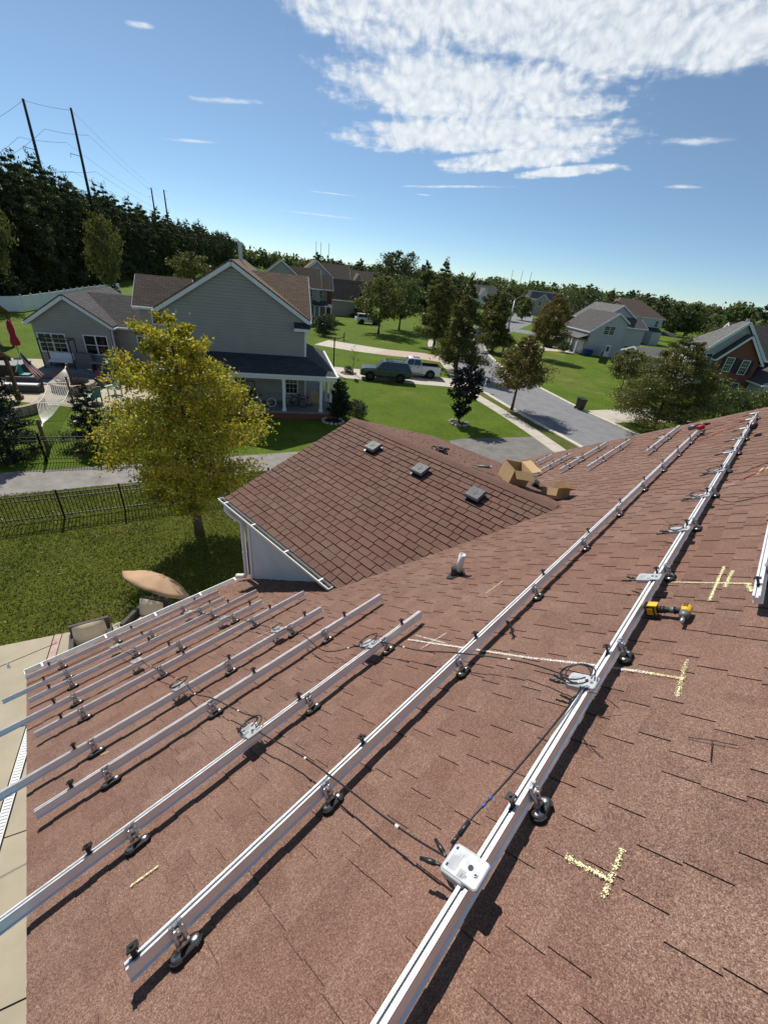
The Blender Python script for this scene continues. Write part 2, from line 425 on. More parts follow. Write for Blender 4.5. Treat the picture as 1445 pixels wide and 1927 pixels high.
    def build(s, name, mats, parent=None, loc=None, rot=None, label=None, uv=None):
        me = bpy.data.meshes.new(name); me.from_pydata(s.v, [], s.f)
        if not isinstance(mats, (list, tuple)): mats = [mats]
        for m in mats: me.materials.append(M[m] if isinstance(m, str) else m)
        me.polygons.foreach_set('material_index', s.m); me.polygons.foreach_set('use_smooth', s.sm)
        a = me.attributes.new('tone', 'FLOAT', 'FACE'); a.data.foreach_set('value', s.tone)
        if uv: roof_uv(me)
        me.update()
        return link(name, me, parent, loc, rot, label)


def roof_uv(me):
    """metres along the eave and up the slope of each face"""
    uvl = me.uv_layers.new(name='UVMap'); me.update()
    for p in me.polygons:
        n = p.normal; h = Vector((-n.y, n.x, 0))
        h = h.normalized() if h.length > 1e-4 else Vector((1, 0, 0))
        u = n.cross(h)
        for li in p.loop_indices:
            co = me.vertices[me.loops[li].vertex_index].co; uvl.data[li].uv = (co.dot(h), co.dot(u))


def link(name, data, parent=None, loc=None, rot=None, label=None):
    o = bpy.data.objects.new(name, data); COL.objects.link(o)
    if parent is not None: o.parent = parent
    if loc is not None: o.location = loc
    if rot is not None: o.rotation_euler = rot
    if label: o['label'] = label
    return o


def thing(name, label, cat, loc=(0, 0, 0), rotz=0.0, group=None, rot=None):
    o = bpy.data.objects.new(name, None); COL.objects.link(o); o.empty_display_size = .1
    o.location = loc; o.rotation_euler = rot if rot is not None else (0, 0, rotz)
    return tag(o, label, cat, group)


def tag(o, label, cat, group=None):
    o['label'] = label; o['category'] = cat
    if group: o['group'] = group
    return o


def kind(o, k): o['kind'] = k; return o


CH = {}


def note(root):
    CH[root.name] = True


def kids(o): return [c for c in bpy.data.objects if c.parent is o]


def copy_tree(root, loc, rotz=None, label=None, group=None, scale=None, rot=None, cache={}):
    key = root.name
    if key not in cache: cache[key] = [(c, [g for g in kids(c)]) for c in kids(root)]
    r = root.copy(); COL.objects.link(r); r.location = loc
    if rotz is not None: r.rotation_euler = (0, 0, rotz)
    if rot is not None: r.rotation_euler = rot
    if label: r['label'] = label
    if group: r['group'] = group
    if scale is not None: r.scale = (scale, scale, scale) if not isinstance(scale, tuple) else scale
    for c, gs in cache[key]:
        d = c.copy(); COL.objects.link(d); d.parent = r
        for g in gs:
            e = g.copy(); COL.objects.link(e); e.parent = d
    return r


def mesh_np(name, V, F, tone, mat, parent=None, loc=None, rot=None, label=None, smooth=False):
    """V (n,3), F (m,k) arrays -> object"""
    me = bpy.data.meshes.new(name or 'crown'); V = np.asarray(V, np.float32); F = np.asarray(F, np.int32); m, k = F.shape
    me.vertices.add(len(V)); me.vertices.foreach_set('co', V.ravel())
    me.loops.add(m * k); me.loops.foreach_set('vertex_index', F.ravel())
    me.polygons.add(m); me.polygons.foreach_set('loop_start', np.arange(0, m * k, k, dtype=np.int32))
    me.update(calc_edges=True)
    if smooth: me.polygons.foreach_set('use_smooth', [True] * m)
    a = me.attributes.new('tone', 'FLOAT', 'FACE'); a.data.foreach_set('value', np.asarray(tone, np.float32))
    me.materials.append(M[mat] if isinstance(mat, str) else mat); me.update()
    return link(name, me, parent, loc, rot, label) if name else me

# ------------------------------------------------------------------ ground, road, walks (z in 4 mm steps)


def sheet(name, pts, z, mat, k='structure', t=.0):
    b = MB()
    if t > 0: b.slab([(x, y, z) for x, y in pts], t)
    else: b.add([(x, y, z) for x, y in pts], [tuple(range(len(pts)))])
    o = b.build(name, mat); o['kind'] = k; return o


def ccw(p):
    a = sum(p[i][0] * p[(i + 1) % len(p)][1] - p[(i + 1) % len(p)][0] * p[i][1] for i in range(len(p)))
    return p if a > 0 else p[::-1]


def ribbon(name, left, right, z, mat, t=0.0):
    b = MB(); n = len(left)
    for i in range(n - 1):
        q = ccw([left[i], left[i + 1], right[i + 1], right[i]])
        if t > 0: b.slab([(x, y, z) for x, y in q], t)
        else: b.add([(x, y, z) for x, y in q], [(0, 1, 2, 3)])
    o = b.build(name, mat); o['kind'] = 'structure'; return o


def offset(line, d):
    P = [np.array(p, float) for p in line]; out = []
    for i, p in enumerate(P):
        t = P[min(i + 1, len(P) - 1)] - P[max(i - 1, 0)]; t /= np.hypot(*t); out.append(tuple(p + d * np.array([-t[1], t[0]])))
    return out


def smooth(line, n=6):
    P = [np.array(p, float) for p in line]; P = [2 * P[0] - P[1]] + P + [2 * P[-1] - P[-2]]; out = []
    for i in range(1, len(P) - 2):
        for k in range(n):
            t = k / n
            out.append(tuple(.5 * ((2 * P[i]) + (-P[i - 1] + P[i + 1]) * t + (2 * P[i - 1] - 5 * P[i] + 4 * P[i + 1] - P[i + 2]) * t * t + (-P[i - 1] + 3 * P[i] - 3 * P[i + 1] + P[i + 2]) * t ** 3)))
    return out + [tuple(P[-2])]


sheet('ground', [(-2500, -900), (900, -900), (2500, 2500), (-2500, 2500)], 0.0, 'lawn_front')
sheet('backyard_lawn', ccw([(-25, -14), (-6, -14), (-6, 6), (-11.8, 13.0), (-17.2, 13.0)]), .004, 'lawn_near')
NK = smooth([(14, 16.5), (-1.5, 26.6), (-8.1, 30.6), (-11.3, 32.3), (-14.8, 34.2), (-19.0, 36.7), (-21.6, 38.4), (-24.6, 40.6), (-28.0, 43.9), (-33.2, 49.2), (-40, 58.5), (-52, 78), (-64, 100)])
FK = smooth([(20, 24), (2, 33.6), (-4.5, 37.0), (-9.1, 39.6), (-13.0, 41.9), (-19.0, 46.2), (-25.9, 51.3), (-30.9, 56.4), (-38.0, 65.2), (-47, 80), (-56, 98)])
k_ = min(len(NK), len(FK))
ns = [NK[int(i * (len(NK) - 1) / 59)] for i in range(60)]; fs_ = [FK[int(i * (len(FK) - 1) / 59)] for i in range(60)]
ribbon('road', ns, fs_, .008, 'road_asphalt')
ribbon('kerb', NK, offset(NK, .42), .10, 'kerb_concrete', .12)
ribbon('kerb', FK, offset(FK, -.42), .10, 'kerb_concrete', .12)
ribbon('verge_grass', offset(NK[:40], .42), offset(NK[:40], 1.7), .020, 'verge')
SW = smooth([(16, 11.0), (1, 22.0), (-5.8, 26.75), (-8.5, 28.7), (-12.0, 31.1), (-16.2, 33.7), (-20.9, 36.4), (-24.0, 38.9), (-27.5, 42.5), (-33.0, 48.0)])
SW2 = smooth([(-33.0, 48.0), (-36.6, 51.0), (-40.3, 53.2), (-44.2, 57.5), (-49, 64)])
wt = thing('sidewalk', 'pale concrete sidewalk of jointed squares running beside the kerb', 'sidewalk'); wt['kind'] = 'structure'
mb = MB(); sq = MB(); acc = 0.0


def walk_squares(line, w, parent, step=1.5, mat='walk_concrete', z=.035, lim=60):
    P = [np.array(p, float) for p in line]; seg = np.cumsum([0] + [np.hypot(*(P[i + 1] - P[i])) for i in range(len(P) - 1)])
    def at(s):
        i = int(np.clip(np.searchsorted(seg, s) - 1, 0, len(P) - 2)); f = (s - seg[i]) / max(1e-6, seg[i + 1] - seg[i]); t = (P[i + 1] - P[i]); t = t / np.hypot(*t)
        return P[i] + f * (P[i + 1] - P[i]), np.array([-t[1], t[0]])
    s = 0
    while s + step < seg[-1]:
        a, na = at(s + .01); b, nb = at(s + step - .012)
        bb = MB(); bb.slab([(*p, z + random.uniform(-.004, .004)) for p in ccw([tuple(a), tuple(b), tuple(b + nb * w), tuple(a + na * w)])], z - .012)
        bb.build('slab', mat, parent); s += step


walk_squares(SW, 1.25, wt)
wt2 = thing('sidewalk', 'curving concrete sidewalk past the neighbouring lawn under the trees', 'sidewalk'); wt2['kind'] = 'structure'
walk_squares(SW2, -1.3, wt2)
sheet('driveway', ccw([(-38.6, 27.5), (-36.2, 25.2), (-31.0, 28.0), (-24.4, 35.5), (-21.6, 38.3), (-24.6, 40.6), (-28.6, 37.9), (-34.3, 31.5)]), .016, 'walk_concrete')
sheet('driveway', ccw([(-50.5, 41.5), (-47.8, 36.8), (-42.8, 39.1), (-39.0, 42.0), (-35.5, 45.3), (-31.4, 47.5), (-34.4, 50.6), (-38.7, 49.4), (-42.2, 45.6)]), .020, 'walk_concrete')
sheet('driveway_paving', ccw([(-40.6, 41.2), (-35.3, 45.2), (-31.8, 47.2), (-34.6, 50.4), (-38.6, 49.2), (-42.0, 45.4)]), .024, 'paver_pink')
sheet('driveway', ccw([(-14.4, 22.6), (-14.1, 23.9), (-11.2, 29.6), (-7.3, 27.0), (-8.9, 23.5), (-9.6, 20.0)]), .012, 'drive_asphalt')
sheet('driveway', ccw([(-11.9, 42.1), (-9.0, 40.2), (-4.3, 49), (-8.6, 51)]), .016, 'walk_concrete')
sheet('driveway', ccw([(-40.5, 80), (-36.5, 76), (-24, 92), (-29, 95)]), .016, 'walk_concrete')
sheet('street', ccw([(-46, 74), (-41.5, 72), (-52, 100), (-66, 140), (-90, 190), (-96, 186), (-66, 120)]), .006, 'road_asphalt')
sheet('street', ccw([(-66, 108), (-52, 103), (40, 150), (36, 157)]), .012, 'road_asphalt')
sheet('dry_lawn', ccw([(-31, 83), (-26.5, 72), (-20, 62), (-13.5, 52), (-17, 49), (-24, 56), (-33, 69), (-36, 78)]), .004, 'lawn_dry')
sheet('dry_verge', ccw([(-32, 58.5), (-38, 66.5), (-46, 80), (-38, 76.5), (-33, 68), (-30, 62)]), .010, 'lawn_dry')
PA = ccw([(-24.6, -9.0), (-20.73, .11), (-19.72, 3.21), (-15.2, 14.5), (-17.6, 14.6), (-21.95, 3.37), (-23.2, .45), (-27.1, -9)])
sheet('path', PA, .012, 'path_asphalt')
sheet('neighbour_patio', ccw([(-47.5, 4.5), (-35.8, 1.4), (-31.8, 5.1), (-28.4, 8.4), (-33.2, 13.0), (-44, 12)]), .012, 'concrete')

# own concrete patio: poured slabs with open joints and a slotted drain
PD = np.array([.377, .926]); PN = np.array([.926, -.377]); PO = np.array([-11.67, -1.13])
pat = thing('patio', 'tan concrete patio of large slabs below the eave of the red brown roof', 'patio'); pat['kind'] = 'structure'
bp_ = MB(); bp_.add([(*(PO + PD * t + PN * w), .012) for t, w in ((-9, 0), (-9, 14), (4.2, 14), (4.2, 0))], [(0, 1, 2, 3)]); bp_.build('joint_bed', 'soil', pat)
ts = [-9, -6.6, -4.0, -1.4, 1.16, 1.34, 4.2]; ws = [0, 2.72, 5.03, 7.4, 9.8, 12.2, 14]
for i in range(6):
    for j in range(6):
        if i == 4: continue
        g = .012; bb = MB()
        bb.slab([(*(PO + PD * t + PN * w), .03 + .003 * ((i + j) % 2)) for t, w in ((ts[i] + g, ws[j] + g), (ts[i] + g, ws[j + 1] - g), (ts[i + 1] - g, ws[j + 1] - g), (ts[i + 1] - g, ws[j] + g))], .02)
        bb.build('slab', 'concrete', pat)
bb = MB(); bb.slab([(*(PO + PD * t + PN * w), .030) for t, w in ((1.17, 0), (1.17, 2.7), (1.33, 2.7), (1.33, 0))], .02); bb.build('slab', 'paver_pink', pat)
dr = MB(); q = PO + PD * 1.25
for k in range(110):
    c = q + PN * (2.8 + k * .06); dr.box((c[0], c[1], .032), (.042, .10, .012), Matrix.Rotation(math.atan2(PN[1], PN[0]), 3, 'Z'))
dr.bar((*(q + PN * 2.75), .0225), (*(q + PN * 9.5), .0225), .12, .006)
for sg in (-.065, .065): dr.bar((*(q + PD * sg + PN * 2.75), .032), (*(q + PD * sg + PN * 9.5), .032), .018, .014)
d_ = dr.build('drain_grate', 'white_pvc', pat)

# ------------------------------------------------------------------ own house: the red brown roof
TH = R(31.897); DR = 1.77
U = np.array([math.cos(TH), 0, math.sin(TH)]); N_ = np.array([-math.sin(TH), 0, math.cos(TH)]); O_ = CAM - DR * N_
ROOF_ROT = (0, -TH, 0)


def rw(s, y, h=0.0): return tuple(O_ + s * U + np.array([0, y, 0]) + h * N_)


house = thing('house', 'house under a red brown shingle roof fitted with rows of bare solar rails', 'house')
EX = .147; S0 = -9.48; S1 = 1.49; YA, YB = -.57, 14.9
NCRS = int(round((S1 - S0) / EX))
mb = MB(); rng = random.Random(3)
for k in range(NCRS):
    s0 = S0 + k * EX; y = YA; sw_ = rng.uniform(-.008, .008)
    while y < YB - 1e-6:                      # one strip after another, each about a metre
        L = min(rng.choice((.95, 1.0, 1.05)), YB - y); w = rng.uniform(-.0012, .0012)
        mb.ctone = rng.uniform(.25, .75); mb.cur = 0
        ye = y + L
        if k % 1 == 0: pass
        a = [rw(s0, y, .009 + w), rw(s0, ye, .009 + w), rw(s0 + EX + .004, ye, .002), rw(s0 + EX + .004, y, .002)]
        mb.add(a, [(3, 2, 1, 0)][:1] if False else [(0, 3, 2, 1)])
        mb.cur = 1; mb.add([rw(s0, y, -.004), rw(s0, ye, -.004), rw(s0, ye, .009 + w), rw(s0, y, .009 + w)], [(0, 3, 2, 1)])
        y = ye
xr = 2.2; zr_ = O_[2] + S1 * U[2]
mb.cur = 0; mb.add([rw(S1, YA), rw(S1, YB), (xr + 9.3, YB, 2.9), (xr + 9.3, YA, 2.9)], [(0, 3, 2, 1)])
main_roof = mb.build('main_roof', ['roof_granules', 'asphalt_edge'], house)
# raised tabs of the laminated shingles
TABW = [.095, .12, .145, .17, .195, .22, .25]; TT = .0055
teeth = []
for k in range(NCRS):
    y = YA + rng.uniform(0, .2)
    while True:
        wi = rng.randrange(len(TABW)); w = TABW[wi]
        if y + w > YB: break
        teeth.append((S0 + k * EX, y, wi, rng.randrange(3))); y += w + rng.choice((.04, .07, .10, .14, .19, .24)) * rng.uniform(.8, 1.2)


def tab_mesh(b, w, tone, e=EX, t=TT, hb=.009):
    z0, z1 = hb + t, .003 + t; b.ctone = tone
    f = .004  # slightly slanted cut
    v = [(-.002, 0, z0), (-.002, w, z0), (e, w - f, z1), (e, f, z1), (-.002, 0, 0), (-.002, w, 0), (e, w - f, 0), (e, f, 0)]
    b.cur = 0; b.add(v, [(0, 3, 2, 1)]); b.cur = 1; b.add(v, [(0, 1, 5, 4), (1, 2, 6, 5), (2, 3, 7, 6), (3, 0, 4, 7)])


# edge of the rake and drip metal
b = MB(); b.prism([(0, .05, 0), (0, .02, 0), (0, .02, -.16), (0, .05, -.16)], (rw(S0, YA, -.012), rw(S1, YA, -.012))); b.build('rake_board', 'white_trim', house)
b = MB(); b.prism([(0, -.02, 0), (0, -.05, 0), (0, -.05, -.16), (0, -.02, -.16)], (rw(S0, YB, -.012), rw(S1, YB, -.012))); b.build('rake_board', 'white_trim', house)
# walls under the main roof
b = MB(); XE = rw(S0, 0)[0]
b.b2((XE + .35, YA + .3, 0), (XE + .5, YB - .3, 2.85)); b.b2((XE + .5, YA + .3, 0), (11.0, YA + .45, 2.85)); b.b2((XE + .5, YB - .45, 0), (11.0, YB - .3, 2.85))
for yy in (YA + .3, YB - .45):
    b.add([(XE + .5, yy, 2.85), (11.0, yy, 2.85), (xr, yy, 8.5), (XE + .5, yy + .15, 2.85), (11.0, yy + .15, 2.85), (xr, yy + .15, 8.5)], [(0, 1, 2), (5, 4, 3), (0, 2, 5, 3), (1, 4, 5, 2)])
b.build('wall', 'siding_white', house)

# cross gable
GE, GR = (3.27, 5.103), (6.73, 6.217); GT = (GR[1] - GE[1]) / (GR[0] - GE[0]); GA = math.atan(GT); GX0 = -7.15
GL = math.hypot(GR[0] - GE[0], GR[1] - GE[1])


def xval(z): return (z - O_[2]) / math.tan(TH) + 0.0 if False else rw(0, 0)[0] + (z - rw(0, 0)[2]) / math.tan(TH)


def gp_(x, d, h, side=1):   # d: distance up the slope from the eave, side +1 the slope towards the camera
    y = GE[0] + d * math.cos(GA) - h * math.sin(GA); z = GE[1] + d * math.sin(GA) + h * math.cos(GA)
    return (x, y if side == 1 else 2 * GR[0] - y, z)


def gable_tabs(side, seed):
    r_ = random.Random(seed); ng = int(GL / EX); out = []
    for k in range(ng + 1):
        d0 = k * EX - .02; d1 = min(d0 + EX, GL); x = GX0; x1 = xval(GE[1] + d0 * math.sin(GA)) + .10; first = True
        if d1 - d0 < .03: continue
        while x < x1:
            w = r_.choice((.14, .19, .24, .29, .34)) * (r_.uniform(.3, 1) if first else 1); first = False; xe = min(x + w, x1 + .02)
            t = r_.choice((.0, .004)); gp2 = .0065; hb, ht = .021 + t, .004 + t
            v = [gp_(x + gp2, d0, hb, side), gp_(xe - gp2, d0, hb, side), gp_(xe - gp2, d1 + .004, ht, side), gp_(x + gp2, d1 + .004, ht, side),
                 gp_(x + gp2, d0, -.002, side), gp_(xe - gp2, d0, -.002, side), gp_(xe - gp2, d1 + .004, -.002, side), gp_(x + gp2, d1 + .004, -.002, side)]
            out.append((v, r_.uniform(.28, .72), side)); x = xe
    return out


def gable_piece(g, v, tone, side):
    fl = (lambda f: f) if side == 1 else (lambda f: f[::-1])
    g.ctone = tone; g.cur = 0; g.add(v, [fl((0, 1, 2, 3))]); g.cur = 1; g.add(v, [fl((4, 5, 1, 0)), fl((5, 6, 2, 1)), fl((7, 4, 0, 3))])


GT_ = gable_tabs(1, 5) + gable_tabs(-1, 9)
g = MB()
for side in (1, -1):
    a = [gp_(GX0, 0, -.004, side), gp_(xval(GE[1]) + .3, 0, -.004, side), gp_(xval(GR[1]) + .3, GL, -.004, side), gp_(GX0, GL, -.004, side)]
    g.add(a, [(0, 1, 2, 3) if side == 1 else (3, 2, 1, 0)])
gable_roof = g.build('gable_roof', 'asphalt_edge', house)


def screen_area(q):
    q = np.array(q) - CAM; z = q @ fw
    if z.min() < .2: return 0
    x, y = q @ cr / z, q @ cu / z
    if abs(x.mean()) > .95 or abs(y.mean()) > 1.27: return 0
    return .5 * (np.dot(x, np.roll(y, -1)) - np.dot(y, np.roll(x, -1)))


# the 300 pieces that show largest are objects of their own, the rest of each roof is one part
ar = []
for i, (s, y, wi, q) in enumerate(teeth): ar.append((screen_area([rw(s, y, .01), rw(s, y + TABW[wi], .01), rw(s + EX, y + TABW[wi], .01), rw(s + EX, y, .01)]), 0, i))
ar = [(abs(a), k, i) for a, k, i in ar] + [(max(0, screen_area(v[:4])) if sd == 1 else 0, 1, i) for i, (v, tn, sd) in enumerate(GT_)]
ar.sort(reverse=True); near = {(k, i) for a, k, i in ar[:300]}
TABM = {}
for wi in range(len(TABW)):
    for q in range(3):
        b = MB(); tab_mesh(b, TABW[wi], (.32, .5, .68)[q]); o = b.build('shingle', ['roof_granules', 'asphalt_edge'], main_roof)
        TABM[(wi, q)] = o.data; bpy.data.objects.remove(o)
rest = MB()
for i, (s, y, wi, q) in enumerate(teeth):
    if (0, i) in near: link('shingle', TABM[(wi, q)], main_roof, rw(s, y), ROOF_ROT)
    else:
        rest.xf = Matrix.Translation(rw(s, y)) @ Matrix.Rotation(-TH, 4, 'Y'); tab_mesh(rest, TABW[wi], (.3, .5, .7)[q])
kind(rest.build('shingle_field', ['roof_granules', 'asphalt_edge'], house), 'stuff')
rest = MB()
for i, (v, tn, sd) in enumerate(GT_):
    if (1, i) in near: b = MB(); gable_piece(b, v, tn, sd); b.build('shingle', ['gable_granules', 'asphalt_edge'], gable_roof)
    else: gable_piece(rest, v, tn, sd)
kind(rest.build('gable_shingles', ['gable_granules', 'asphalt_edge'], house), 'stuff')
b = MB(); x = GX0; rg = random.Random(2)
while x < -1.9:      # overlapping ridge caps
    b.ctone = rg.uniform(.35, .6); w = .152
    v = [(x - .01, GR[0] - dy, GR[1] - abs(dy) * GT * (1 if abs(dy) > .05 else .6) + .030 + .002) for dy in (.165, .06, 0, -.06, -.165)]
    v2 = [(x + w, p[1], p[2] - .010) for p in v]; v3 = [(p[0], p[1], p[2] - .012) for p in v]
    b.smooth = True; b.cur = 0; b.add(v + v2, [(i, i + 1, i + 6, i + 5) for i in range(4)]); b.smooth = False
    b.cur = 1; b.add(v + v3, [(i + 5, i + 6, i + 1, i) for i in range(4)]); b.add([v[0], v2[0], (v2[0][0], v2[0][1], v2[0][2] - .02), v3[0]], [(0, 1, 2, 3), (3, 2, 1, 0)]); b.add([v[4], v2[4], (v2[4][0], v2[4][1], v2[4][2] - .02), v3[4]], [(0, 1, 2, 3), (3, 2, 1, 0)])
    x += w
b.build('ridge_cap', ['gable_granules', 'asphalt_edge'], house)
# rake board and soffit of the gable end
b = MB()
for side in (1, -1):
    p0, p1 = gp_(GX0 + .01, -.02, -.01, side), gp_(GX0 + .01, GL, -.01, side)
    b = MB(); b.prism([(0, 0, 0), (.03, 0, 0), (.03, 0, -.16), (0, 0, -.16)], (p0, p1)); b.build('rake_board', 'white_trim', house)


def lap_wall(b, poly, exp=.115, t=.012, org=None, ex=None, nrm=None):
    """poly: convex 2d outline (a along the wall, z); lapped boards with real overlap"""
    ex = Vector(ex); nrm = Vector(nrm); org = Vector(org)
    z0 = min(p[1] for p in poly); z1 = max(p[1] for p in poly); n = max(1, int(math.ceil((z1 - z0) / exp)))
    def cut(z):
        xs = []
        for i in range(len(poly)):
            (xa, za), (xb, zb) = poly[i], poly[(i + 1) % len(poly)]
            if abs(za - zb) < 1e-9: continue
            if min(za, zb) - 1e-9 <= z <= max(za, zb) + 1e-9: xs.append(xa + (xb - xa) * (z - za) / (zb - za))
        return (min(xs), max(xs)) if len(xs) >= 2 else None
    for k in range(n):
        za, zb = z0 + k * exp, min(z0 + (k + 1) * exp, z1); A = cut(za + 1e-5); B = cut(zb - 1e-5)
        if A is None or B is None: continue
        P = lambda x, z, o: tuple(org + ex * x + nrm * o + Vector((0, 0, z)))
        zm = za + .66 * (zb - za); Cc = cut(zm) or B
        b.add([P(A[0], za, t), P(A[1], za, t), P(Cc[1], zm, t), P(Cc[0], zm, t), P(B[1], zb, .001), P(B[0], zb, .001), P(A[0], za, 0), P(A[1], za, 0)], [(0, 1, 2, 3), (3, 2, 4, 5), (6, 7, 1, 0)])


b = MB(); WY = 3.44; wx0 = -6.62
lap_wall(b, [(wx0, rw(0, 0)[2] + (wx0 - rw(0, 0)[0]) * math.tan(TH)), (-3.4, 5.14), (wx0, 5.14)], .115, .012, (0, WY, 0), (1, 0, 0), (0, -1, 0))
b.add([(wx0, WY + .01, 3.1), (-3.4, WY + .01, 5.14), (wx0, WY + .01, 5.14)], [(0, 1, 2)])
b.b2((wx0, WY + .02, 2.6), (wx0 + .12, 10.0, 5.12))
b.b2((GX0 + .06, WY - .16, 5.02), (-3.5, 10.05, 5.04))
v = [(wx0, WY + .02, 5.1), (wx0, 2 * GR[0] - WY, 5.1), (wx0, GR[0], 6.15)]; b.add(v + [(p[0] + .1, p[1], p[2]) for p in v], [(2, 1, 0), (3, 4, 5)])
b.build('gable_wall', 'siding_white', house)
b = MB(); b.b2((wx0 - .02, WY - .025, 3.12), (wx0 + .09, WY - .003, 5.02)); b.build('corner_trim', 'white_trim', house)


def gutter(name, p0, p1, out, parent, hangers=(), w=.11, h=.10):
    """open K gutter from p0 to p1 (its back top edge), out = direction away from the wall"""
    p0, p1, out = Vector(p0), Vector(p1), Vector(out); up = Vector((0, 0, 1))
    prof = [(0, 0), (0, -h), (w * .62, -h), (w * .86, -h * .5), (w, -.012), (w, .006), (w - .013, .006), (w - .013, -.010), (w * .8, -h * .5), (w * .58, -h + .008), (.006, -h + .008), (.006, 0)]
    g = MB(); g.prism([out * x + up * z for x, z in prof], (p0, p1)); d = (p1 - p0).normalized()
    for e, sgn in ((p0, 1), (p1, -1)):
        pl = [(0, 0), (w, 0), (w * .86, -h * .5), (w * .62, -h), (0, -h)]
        g.prism([out * x + up * z for x, z in pl], (e - d * .004 * sgn, e + d * .006 * sgn))
    o = g.build(name, 'white_paint', parent)
    mo = MB(); mo.prism([out * .008 + up * (-h + .010), out * (w * .62) + up * (-h + .010), out * (w * .70) + up * (-h * .62), out * .008 + up * (-h * .55)], (p0 + d * .01, p1 - d * .01)); mo.build('gutter_silt', 'moss_gutter', o)
    for f in hangers:
        c = p0.lerp(p1, f); hb = MB(); hb.bar(c + up * .004, c + out * w + up * .004, .028, .010); hb.build('hanger', 'white_paint', o)
    return o


gutter('gutter', (GX0 - .06, GE[0] - .025, GE[1] - .01), (xval(GE[1]) - .10, GE[0] - .025, GE[1] - .01), (0, -1, 0), house, (.07, .36, .66, .93))
gutter('gutter', (XE - .02, YA - .02, rw(S0, 0)[2] - .01), (XE - .02, 3.5, rw(S0, 0)[2] - .01), (-1, 0, 0), house, (.06, .3, .52, .75, .95), .12, .11)
b = MB(); dx, dy = -6.72, WY - .075
b.smooth = True
b.tube([(-6.98, GE[0] - .08, GE[1] - .10), (-6.98, GE[0] - .08, GE[1] - .19), (-6.90, GE[0] - .02, GE[1] - .30), (dx, dy, GE[1] - .42), (dx, dy, GE[1] - .52), (dx, dy, 3.32), (dx - .05, dy - .03, 3.23), (dx - .26, dy - .10, 3.13)], [.058, .058, .055, .048, .046, .046, .052, .055], 10)
for zz in (4.6, 3.9): b.tube([(dx, dy, zz), (dx, dy, zz + .03)], .052, 10)
b.build('downspout', 'white_paint', house)

# vents and pipe
for i, (x, y, lab) in enumerate(((-5.78, 6.12, 'black box roof vent nearest the far tip of the gable ridge'), (-4.40, 6.10, 'middle one of the three black box vents on the cross gable'), (-3.10, 6.12, 'black box roof vent nearest the cardboard boxes'))):
    base = gp_(x, (y - GE[0]) / math.cos(GA), .018)
    v_ = thing('roof_vent', lab, 'roof vent', base, group='box vents along the gable ridge', rot=(GA, 0, 0))
    b = MB(); b.box((0, -.01, .004), (.30, .32, .006)); b.build('flashing', 'black_plastic', v_)
    b = MB(); b.box((0, 0, .035), (.24, .24, .06)); b.build('throat', 'black_plastic', v_)
    b = MB(); b.box((0, 0, .072), (.30, .30, .040), None, .98); b.box((0, 0, .100), (.292, .292, .016), None, .90)
    b.box((0, 0, .110), (.15, .018, .006)); b.box((0, 0, .1105), (.018, .15, .007)); b.build('hood', 'vent_plastic', v_)
pp = rw(-3.38, 3.86)
vp_ = thing('vent_pipe', 'white plastic vent pipe with a black rubber boot on the main roof', 'vent pipe', pp)
b = MB(); b.smooth = True; b.lathe((0, 0, 0), [(.042, .08), (.042, .34), (.036, .34), (.036, .26)], 16); b.build('pipe', 'white_pvc', vp_)
b = MB(); b.xf = Matrix.Rotation(-TH, 4, 'Y'); b.smooth = True; b.lathe((0, 0, .012), [(.085, 0), (.080, .03), (.060, .08), (.050, .11)], 16); b.smooth = False
b.add([(-.09, -.13, .022), (.0, -.15, .022), (.13, 0, .022), (.0, .17, .022), (-.09, .13, .022), (-.12, 0, .022)], [(0, 1, 2, 3, 4, 5)])
b.build('boot', 'black_rubber', vp_)

# chalk marks: grains of chalk caught on the roof surface


def chalk(pts, w, mat='chalk', dens=9000, seed=0, h=.0165):
    r_ = np.random.default_rng(seed); V = []; F = []
    for (a, c) in zip(pts[:-1], pts[1:]):
        a, c = np.array(a), np.array(c); L = np.hypot(*(c - a)); d = (c - a) / L; nn = np.array([-d[1], d[0]]); n = int(L * w * dens * 4.2)
        for _ in range(n):
            t = r_.random() * L; q = r_.normal(0, w * .26); p = a + d * t + nn * q; s = r_.uniform(.0011, .0030); an = r_.random() * PI
            k = len(V); V += [rw(p[0] + s * math.cos(an + e), p[1] + s * math.sin(an + e), h + r_.uniform(0, .001)) for e in (0, PI / 2, PI, PI * 1.5)]; F.append((k, k + 1, k + 2, k + 3))
    mesh_np('chalk_mark', V, F, np.full(len(F), .5), mat, main_roof)


